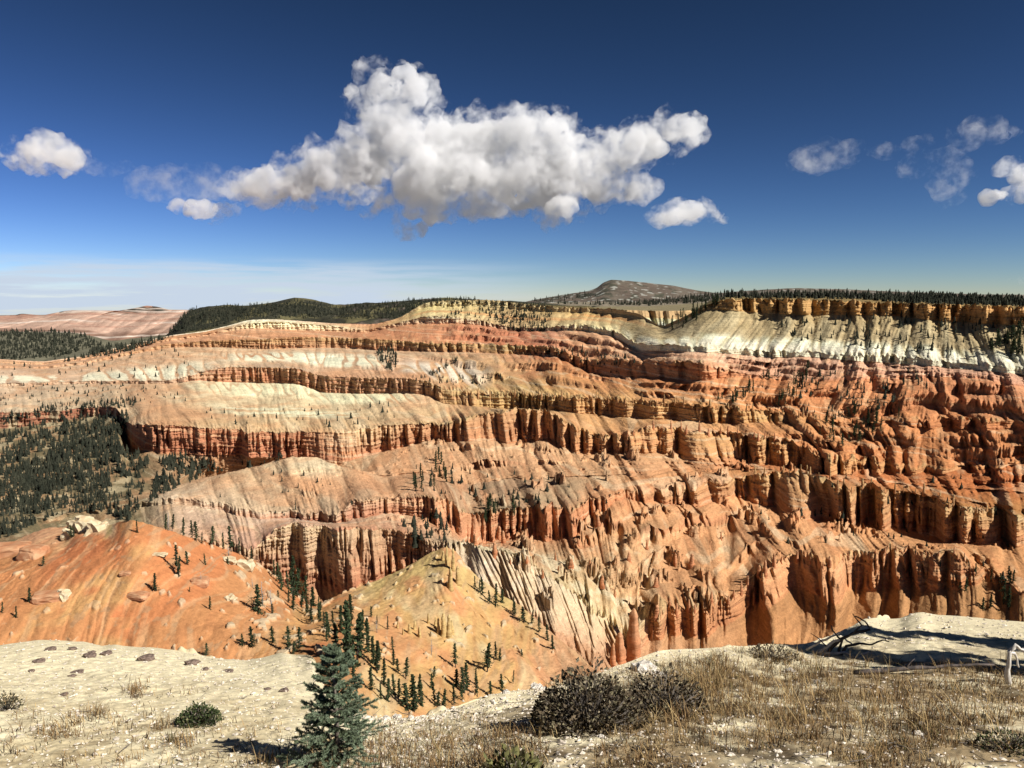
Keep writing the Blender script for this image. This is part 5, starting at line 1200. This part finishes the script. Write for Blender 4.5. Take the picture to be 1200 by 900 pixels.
leafy('shrub', 690, 852, 138, 92, 3000, .05, DK, 'large dark-leaved shrub at the rim edge with brown-green leaves', 'shrub', twig_mat)
leafy('shrub', 775, 835, 110, 62, 1500, .045, DK, 'lower dark-leaved shrub right of the large one, half in grass', 'shrub', twig_mat)
leafy('shrub', 600, 912, 74, 44, 300, .06, [((.10, .10, .04), .4), ((.17, .16, .06), .35), ((.07, .06, .03), .25)], 'broad-leaved yellow-green plant at the bottom edge below the dark shrub', 'plant', twig_mat, .9, .5)
leafy('juniper_bush', 233, 848, 52, 28, 1300, .03, [((.035, .05, .02), .5), ((.07, .09, .035), .35), ((.13, .12, .06), .15)], 'low green bush alone on the pale gravel', 'bush', twig_mat, .6, .7)
leafy('shrub', 8, 832, 34, 24, 260, .03, [((.06, .055, .03), .6), ((.14, .12, .08), .4)], 'small dark scrub at the left margin of the gravel', 'shrub', twig_mat, .6, .6)
leafy('shrub', 1180, 880, 70, 26, 420, .03, [((.05, .06, .025), .5), ((.10, .09, .05), .5)], 'low green-brown scrub in the bottom right corner', 'shrub', twig_mat, .6, .6)
leafy('shrub', 905, 772, 60, 20, 500, .04, DK, 'dark low scrub on the lip in front of the shadow', 'shrub', twig_mat, .6, .6)

# the young blue spruce on the rim
def spruce(px, py, hpx, wpx, label):
    p = fg_many([px], [py])[0]; Yp = float(p[1]); H = hpx / FPX * Yp * 1.02; W = wpx / FPX * Yp * .5
    e = bpy.data.objects.new('blue_spruce', None); C.objects.link(e); e.location = p; e.empty_display_size = .1
    tag(e, label, 'spruce')
    T_ = Bag(); T_.add(*tube([(0, 0, -.05), (.01, 0, H * .4), (-.01, 0.0, H * .8), (0, 0, H)], [.022, .016, .008, .003], 7))
    N = dict(V=[], F=[], C=[], n=0)
    def needles(p0, p1, cnt, ln, tone):
        n = int(cnt * 1.15); ln = ln * 1.25; f = gr.random(n)[:, None]; ax = (p1 - p0); axn = ax / (np.linalg.norm(ax) + 1e-9)
        b = p0 + ax * f; r = gr.normal(0, 1, (n, 3)); r -= (r @ axn)[:, None] * axn; r /= np.linalg.norm(r, axis=1)[:, None]; r[:, 2] += .25
        d = r * .85 + axn * .6; d /= np.linalg.norm(d, axis=1)[:, None]
        s_ = np.cross(d, gr.normal(0, 1, (n, 3))); s_ /= np.linalg.norm(s_, axis=1)[:, None]
        L = ln * gr.uniform(.7, 1.2, (n, 1)); w = .0028
        V = np.stack([b + s_ * w, b - s_ * w, b + d * L], 1).reshape(-1, 3)
        N['V'].append(V); N['F'].append(N['n'] + np.arange(n * 3).reshape(-1, 3)); N['n'] += n * 3
        base = np.array((.08, .10, .045)) * (1 - tone) + np.array((.20, .25, .165)) * tone
        N['C'].append(np.repeat(base[None] * gr.uniform(.75, 1.25, (n, 1)), 3, 0))
    nwh = 13
    for w_ in range(nwh):
        z = H * (.10 + .84 * (w_ / (nwh - 1)) ** .95); f = z / H
        Lb = W * (1.05 - f) ** .8 * (1.0 if w_ % 2 else .8) * gr.uniform(.85, 1.2) + .02
        nbr = 8 if f < .6 else 6
        for k in range(nbr):
            a = 6.283 * k / nbr + w_ * .8 + gr.normal(0, .2); L = Lb * gr.uniform(.45, 1.3)
            up_ = -.12 + .75 * f + gr.normal(0, .08); dirv = np.array((math.cos(a), math.sin(a), up_))
            p0 = np.array((0, 0, z)); p1 = p0 + dirv * L * .55; p2 = p0 + dirv * L + np.array((0, 0, L * .12))
            T_.add(*tube([p0, p1, p2], [.006, .004, .002], 4))
            needles(p0 + dirv * L * .2, p1, 150, .017, .25); needles(p1, p2, 190, .018, .7)
            for q in range(5):
                fq = .3 + .14 * q; b0 = p0 + dirv * L * fq; sgn = 1 if q % 2 else -1
                a2 = a + sgn * gr.uniform(.5, .9); l2 = L * (.5 - .3 * (fq - .3)) * gr.uniform(.7, 1.1)
                b1 = b0 + np.array((math.cos(a2), math.sin(a2), up_ + .1)) * l2
                T_.add(*tube([b0, b1], [.003, .0015], 4)); needles(b0, b1, 150, .017, gr.uniform(.3, .9))
    needles(np.array((0, 0, H * .93)), np.array((0, 0, H * 1.03)), 220, .018, .5)
    mesh_np('crown', np.vstack(N['V']), np.vstack(N['F']), blade_mat, e, col=np.vstack(N['C']), smooth=False)
    T_.mesh('trunk', bark_mat, e)
spruce(396, 896, 148, 108, 'young blue-green spruce standing on the rim at the front of the gravel')

# deadwood on the rim
def wood(name, items, label, cat, partname='branch'):
    """items: list of ((px, py, Y) ..., radius px, material) polylines; each limb its own part"""
    first = items[0][0][0]; o0 = np.array(at(*first))
    e = bpy.data.objects.new(name, None); C.objects.link(e); e.location = o0; e.empty_display_size = .1; tag(e, label, cat)
    for pts, r, m in items:
        q = [np.array(at(*t)) - o0 for t in pts]
        # soften the polyline
        d = [];
        for i in range(len(q) - 1):
            for f in (0, .33, .66): d.append(q[i] * (1 - f) + q[i + 1] * f + gr.normal(0, .006, 3))
        d.append(q[-1]); rr_ = [0.68 * r / FPX * pts[0][2] * (1 - .75 * i / len(d)) * gr.uniform(.85, 1.2) for i in range(len(d))]
        B = Bag(); B.add(*tube(d, rr_, 7)); B.mesh(partname, m, e)
silver = noise_mat('bleached_wood', (0.38, 0.35, 0.31), (0.68, 0.64, 0.58), scale=9, bump=0.5, bdist=.03)
darkw = noise_mat('weathered_dark_wood', (0.035, 0.03, 0.028), (0.12, 0.10, 0.09), scale=9, bump=0.4, bdist=.03)
Yd = 12.9
wood('deadwood', [
    ([(965, 772, Yd), (975, 758, Yd), (985, 750, Yd), (1000, 742, Yd), (1020, 738, Yd), (1014, 728, Yd), (1002, 722, Yd)], 3.6, darkw),
    ([(1000, 742, Yd), (1010, 733, Yd), (999, 719, Yd + .1)], 2.2, darkw),
    ([(958, 768, Yd), (972, 755, Yd), (990, 748, Yd), (998, 754, Yd)], 3.4, silver),
    ([(945, 762, Yd), (962, 752, Yd), (980, 744, Yd), (988, 740, Yd)], 2.6, silver),
    ([(950, 775, Yd - .1), (968, 766, Yd - .1), (990, 764, Yd - .1), (1004, 772, Yd - .1)], 3.2, silver),
    ([(985, 770, Yd), (992, 757, Yd), (1008, 754, Yd), (1022, 756, Yd), (1034, 750, Yd), (1042, 752, Yd)], 2.8, darkw),
    ([(984, 768, Yd), (986, 750, Yd), (976, 740, Yd), (974, 733, Yd)], 2.6, darkw),
    ([(970, 760, Yd), (960, 748, Yd), (950, 742, Yd)], 1.6, darkw),
    ([(1000, 772, Yd), (1018, 764, Yd), (1028, 768, Yd)], 2.2, silver)], 'gnarled deadwood of silver and black branches at the edge of the cream slab', 'deadwood')
Ye = 10.1
wood('bleached_root', [
    ([(1182, 806, Ye), (1181, 785, Ye), (1183, 764, Ye), (1190, 756, Ye), (1199, 762, Ye), (1206, 780, Ye)], 5.0, silver),
    ([(1183, 764, Ye), (1190, 768, Ye), (1194, 782, Ye)], 3.4, silver),
    ([(1199, 762, Ye), (1212, 768, Ye + .1), (1222, 780, Ye + .1)], 3.6, silver)], 'bleached arched root at the right margin beside the shadowed log', 'root', 'limb')
wood('fallen_log', [
    ([(1000, 789, 10.9), (1060, 784, 10.9), (1110, 780, 10.95), (1165, 779, 11.0)], 4.6, darkw),
    ([(1060, 784, 10.9), (1072, 772, 10.9)], 2.0, darkw)], 'dark fallen log lying behind dry grass at the right', 'log', 'stem')
wood('dead_branch', [
    ([(925, 838, 8.4), (945, 829, 8.4), (975, 832, 8.4), (998, 842, 8.4)], 1.3, silver),
    ([(945, 829, 8.4), (962, 818, 8.4), (976, 822, 8.4)], 1.0, darkw)], 'pale bent dead branch lying in the dry grass patch', 'branch', 'limb')
wood('stick', [([(100, 843, 7.7), (112, 842, 7.7), (120, 844, 7.7)], 1.6, silver)], 'short pale stick on the gravel between two dry tufts', 'stick', 'limb')
wood('stick', [([(12, 868, 6.8), (40, 864, 6.8), (75, 866, 6.85), (88, 870, 6.8)], 1.3, darkw)], 'thin dark stick along the gravel at lower left', 'stick', 'limb')
# conifers just beyond the right edge of the view: their shade lies across the rim
for i, (x, y, h) in enumerate(((15.5, 10.4, 10.5), (14.0, 8.4, 10.5))):
    plant('conifer', (x, y, -2.05 - .225 * y - 1.2), h, ['tall conifer right of the view shading the slab edge', 'tall conifer nearer the viewer, right of the view'][i], 'conifer', 'conifers beside the viewpoint', 'tree', i, 1.0 + i)

# ------------------------------------------------------------------ clouds
def cloud_mat(name, dens, scale, lo, hi, aniso=0.25):
    m = bpy.data.materials.new(name); m.use_nodes = True
    N, L = m.node_tree.nodes, m.node_tree.links
    for n in list(N): N.remove(n)
    out = N.new('ShaderNodeOutputMaterial'); pv = N.new('ShaderNodeVolumePrincipled'); geo = N.new('ShaderNodeNewGeometry')
    pv.inputs['Color'].default_value = (1, 1, 1, 1); pv.inputs['Anisotropy'].default_value = aniso
    n = N.new('ShaderNodeTexNoise'); n.inputs['Scale'].default_value = scale; n.inputs['Detail'].default_value = 6; n.inputs['Roughness'].default_value = .62
    L.new(geo.outputs['Position'], n.inputs['Vector'])
    nb_ = N.new('ShaderNodeTexNoise'); nb_.inputs['Scale'].default_value = scale * 3.3; nb_.inputs['Detail'].default_value = 5; nb_.inputs['Roughness'].default_value = .65
    L.new(geo.outputs['Position'], nb_.inputs['Vector'])
    ml = N.new('ShaderNodeMath'); ml.operation = 'MULTIPLY'; ml.inputs[1].default_value = 0.42; L.new(nb_.outputs[0], ml.inputs[0])
    ma = N.new('ShaderNodeMath'); ma.operation = 'MULTIPLY_ADD'; ma.inputs[1].default_value = 0.58; L.new(n.outputs[0], ma.inputs[0]); L.new(ml.outputs[0], ma.inputs[2])
    mr = N.new('ShaderNodeMapRange'); mr.interpolation_type = 'SMOOTHSTEP'
    L.new(ma.outputs[0], mr.inputs[0]); mr.inputs[1].default_value = lo; mr.inputs[2].default_value = hi; mr.inputs[4].default_value = dens
    L.new(mr.outputs[0], pv.inputs['Density']); L.new(pv.outputs[0], out.inputs['Volume'])
    return m
CM = cloud_mat('cloud_thick', .010, 1 / 330, .485, .64)
CO = cloud_mat('cloud_core', .015, 1 / 380, .43, .60)
CT = cloud_mat('cloud_thin', .0038, 1 / 300, .49, .70)
CY = 8000.0
def cloud_hull(name, blobs, mat, seed, vox, rough, grow, depth=.7):
    import bmesh
    bm = bmesh.new(); g = np.random.default_rng(seed)
    for px, py, r, *fl in blobs:
        R = r * grow / FPX * CY; fz = fl[0] if fl else .74
        b = bmesh.ops.create_icosphere(bm, subdivisions=2, radius=1.0)
        x, y, z = at(px, py, CY); y += g.normal(0, 140)
        for v in b['verts']: v.co = Vector((v.co.x * R + x, v.co.y * R * depth * 1.2 + y, v.co.z * R * fz + z))
    me = bpy.data.meshes.new('tmp'); bm.to_mesh(me); bm.free()
    o = bpy.data.objects.new('tmp', me); C.objects.link(o)
    md = o.modifiers.new('r', 'REMESH'); md.mode = 'VOXEL'; md.voxel_size = vox
    dg = bpy.context.evaluated_depsgraph_get(); me2 = bpy.data.meshes.new_from_object(o.evaluated_get(dg))
    bpy.data.objects.remove(o)
    n = len(me2.vertices); V = np.zeros(n * 3, np.float32); me2.vertices.foreach_get('co', V); V = V.reshape(-1, 3)
    Nn = np.zeros(n * 3, np.float32); me2.vertices.foreach_get('normal', Nn); Nn = Nn.reshape(-1, 3)
    a_, b_, c_ = V[:, 0], V[:, 1], V[:, 2]
    d = 0
    for s_, w in ((1 / 330, 1.0), (1 / 150, .6), (1 / 70, .4)):
        d = d + w * (np.abs(perlin((a_ + .6 * b_) * s_, (c_ + .5 * b_) * s_, seed)) * 2 - .45 + .6 * perlin((a_ - .4 * b_) * s_, (c_ + .7 * b_) * s_ + 9, seed + 1))
    V = V + Nn * (rough * d)[:, None]
    me2.vertices.foreach_set('co', V.ravel()); me2.update()
    me2.name = name; me2.materials.clear(); me2.materials.append(mat)
    c = bpy.data.objects.new(name, me2); C.objects.link(c)
    return c
def cloud(blobs, mat, label, seed, vox=34.0, rough=70.0, grow=None):
    thick = mat is CM
    c = cloud_hull('cloud', blobs, mat, seed, vox, rough, grow or (1.55 if thick else 1.8)); tag(c, label, 'cloud', 'clouds')
    if thick:
        k = cloud_hull('core', blobs, CO, seed + 40, vox, rough, 1.02); k.parent = c
cloud([(472, 80, 14), (445, 97, 15), (414, 112, 12), (458, 112, 19), (488, 116, 20), (428, 128, 14), (508, 134, 15), (470, 135, 16),
       (470, 160, 36), (520, 165, 38), (560, 165, 34), (600, 165, 36), (640, 160, 30), (430, 188, 36), (390, 203, 32), (350, 213, 28), (310, 220, 22), (280, 221, 16),
       (500, 208, 44), (560, 208, 46), (620, 205, 44), (670, 190, 38), (715, 178, 30), (755, 168, 26), (790, 157, 20), (815, 150, 13), (830, 144, 7), (700, 213, 30), (740, 222, 18),
       (660, 245, 20, .6), (560, 240, 22, .6), (500, 243, 24, .6), (430, 232, 22, .6), (480, 264, 14, .5), (360, 232, 16, .6)], CM,
      'largest white cumulus with grey base and a tower on its upper left', 3)
cloud([(246, 215, 19, .6), (215, 221, 20, .6), (190, 220, 18, .6), (170, 216, 16, .7), (262, 218, 18, .6), (228, 212, 18, .6)], CT, 'thin grey tail reaching left from the big cumulus', 5, 26, 40)
cloud([(240, 246, 17, .55), (256, 242, 12, .6), (226, 248, 9, .5)], CM, 'small white puff under the left tail of the big cumulus', 6, 22, 32)
cloud([(50, 178, 22, .8), (75, 184, 20, .7), (32, 188, 14, .7), (55, 190, 20, .5), (92, 188, 9, .6)], CM, 'rounded white puff alone at the far left', 7, 24, 40)
cloud([(135, 200, 13, .5), (155, 201, 10, .5), (120, 202, 7, .5)], CT, 'faint grey wisp right of the rounded left puff', 8, 22, 30)
cloud([(785, 252, 20, .5), (812, 246, 18, .55), (765, 257, 11, .45), (835, 254, 9, .4), (850, 257, 6, .4)], CM, 'flat white puff under the right end of the big cumulus', 9, 22, 34)
cloud([(945, 190, 17, .55), (970, 186, 16, .55), (995, 176, 10, .5)], CT, 'grey wispy cloud right of the big cumulus', 10, 24, 36)
cloud([(1035, 177, 11, .5), (1050, 170, 8, .5)], CT, 'tiny wisp between two larger right-hand wisps', 11, 20, 26)
cloud([(1070, 196, 11, .6), (1090, 188, 14, .6), (1112, 186, 14, .7), (1128, 196, 13, .8), (1120, 214, 11, .6), (1102, 232, 11, .5)], CT, 'curled grey cloud hooking downward on the right', 12, 24, 36)
cloud([(1090, 162, 10, .5), (1120, 160, 14, .6), (1142, 156, 14, .6), (1168, 160, 8, .5), (1190, 150, 11, .5)], CT, 'thin high wisp above the hooked cloud', 13, 24, 34)
cloud([(1186, 194, 10, .9), (1198, 208, 14, .8), (1172, 230, 11, .6), (1188, 226, 12, .6), (1212, 226, 16, .7)], CM, 'bright white cloud cut by the right edge', 14, 24, 40)
cloud([(1190, 327, 7, .5), (1181, 330, 5, .4), (1199, 326, 5, .5)], CT, 'tiny white cloud low over the right skyline', 15, 14, 14)

# a cloud overhead, out of the picture, whose shadow darkens the middle rim
cloud_y = CY; CY = 1750.0
cloud([(600 + 930 * (1560 + dx) / 1750.0, 350 - 930 * (1560 + dz) / 1750.0, 40, .45) for dx, dz in ((-90, 0), (0, 30), (90, -10), (170, 20))], cloud_mat('cloud_dense', .05, 1 / 120, .3, .5), 'cloud overhead above the view, shading the middle rim', 16, 16, 14, 1.2)
CY = cloud_y
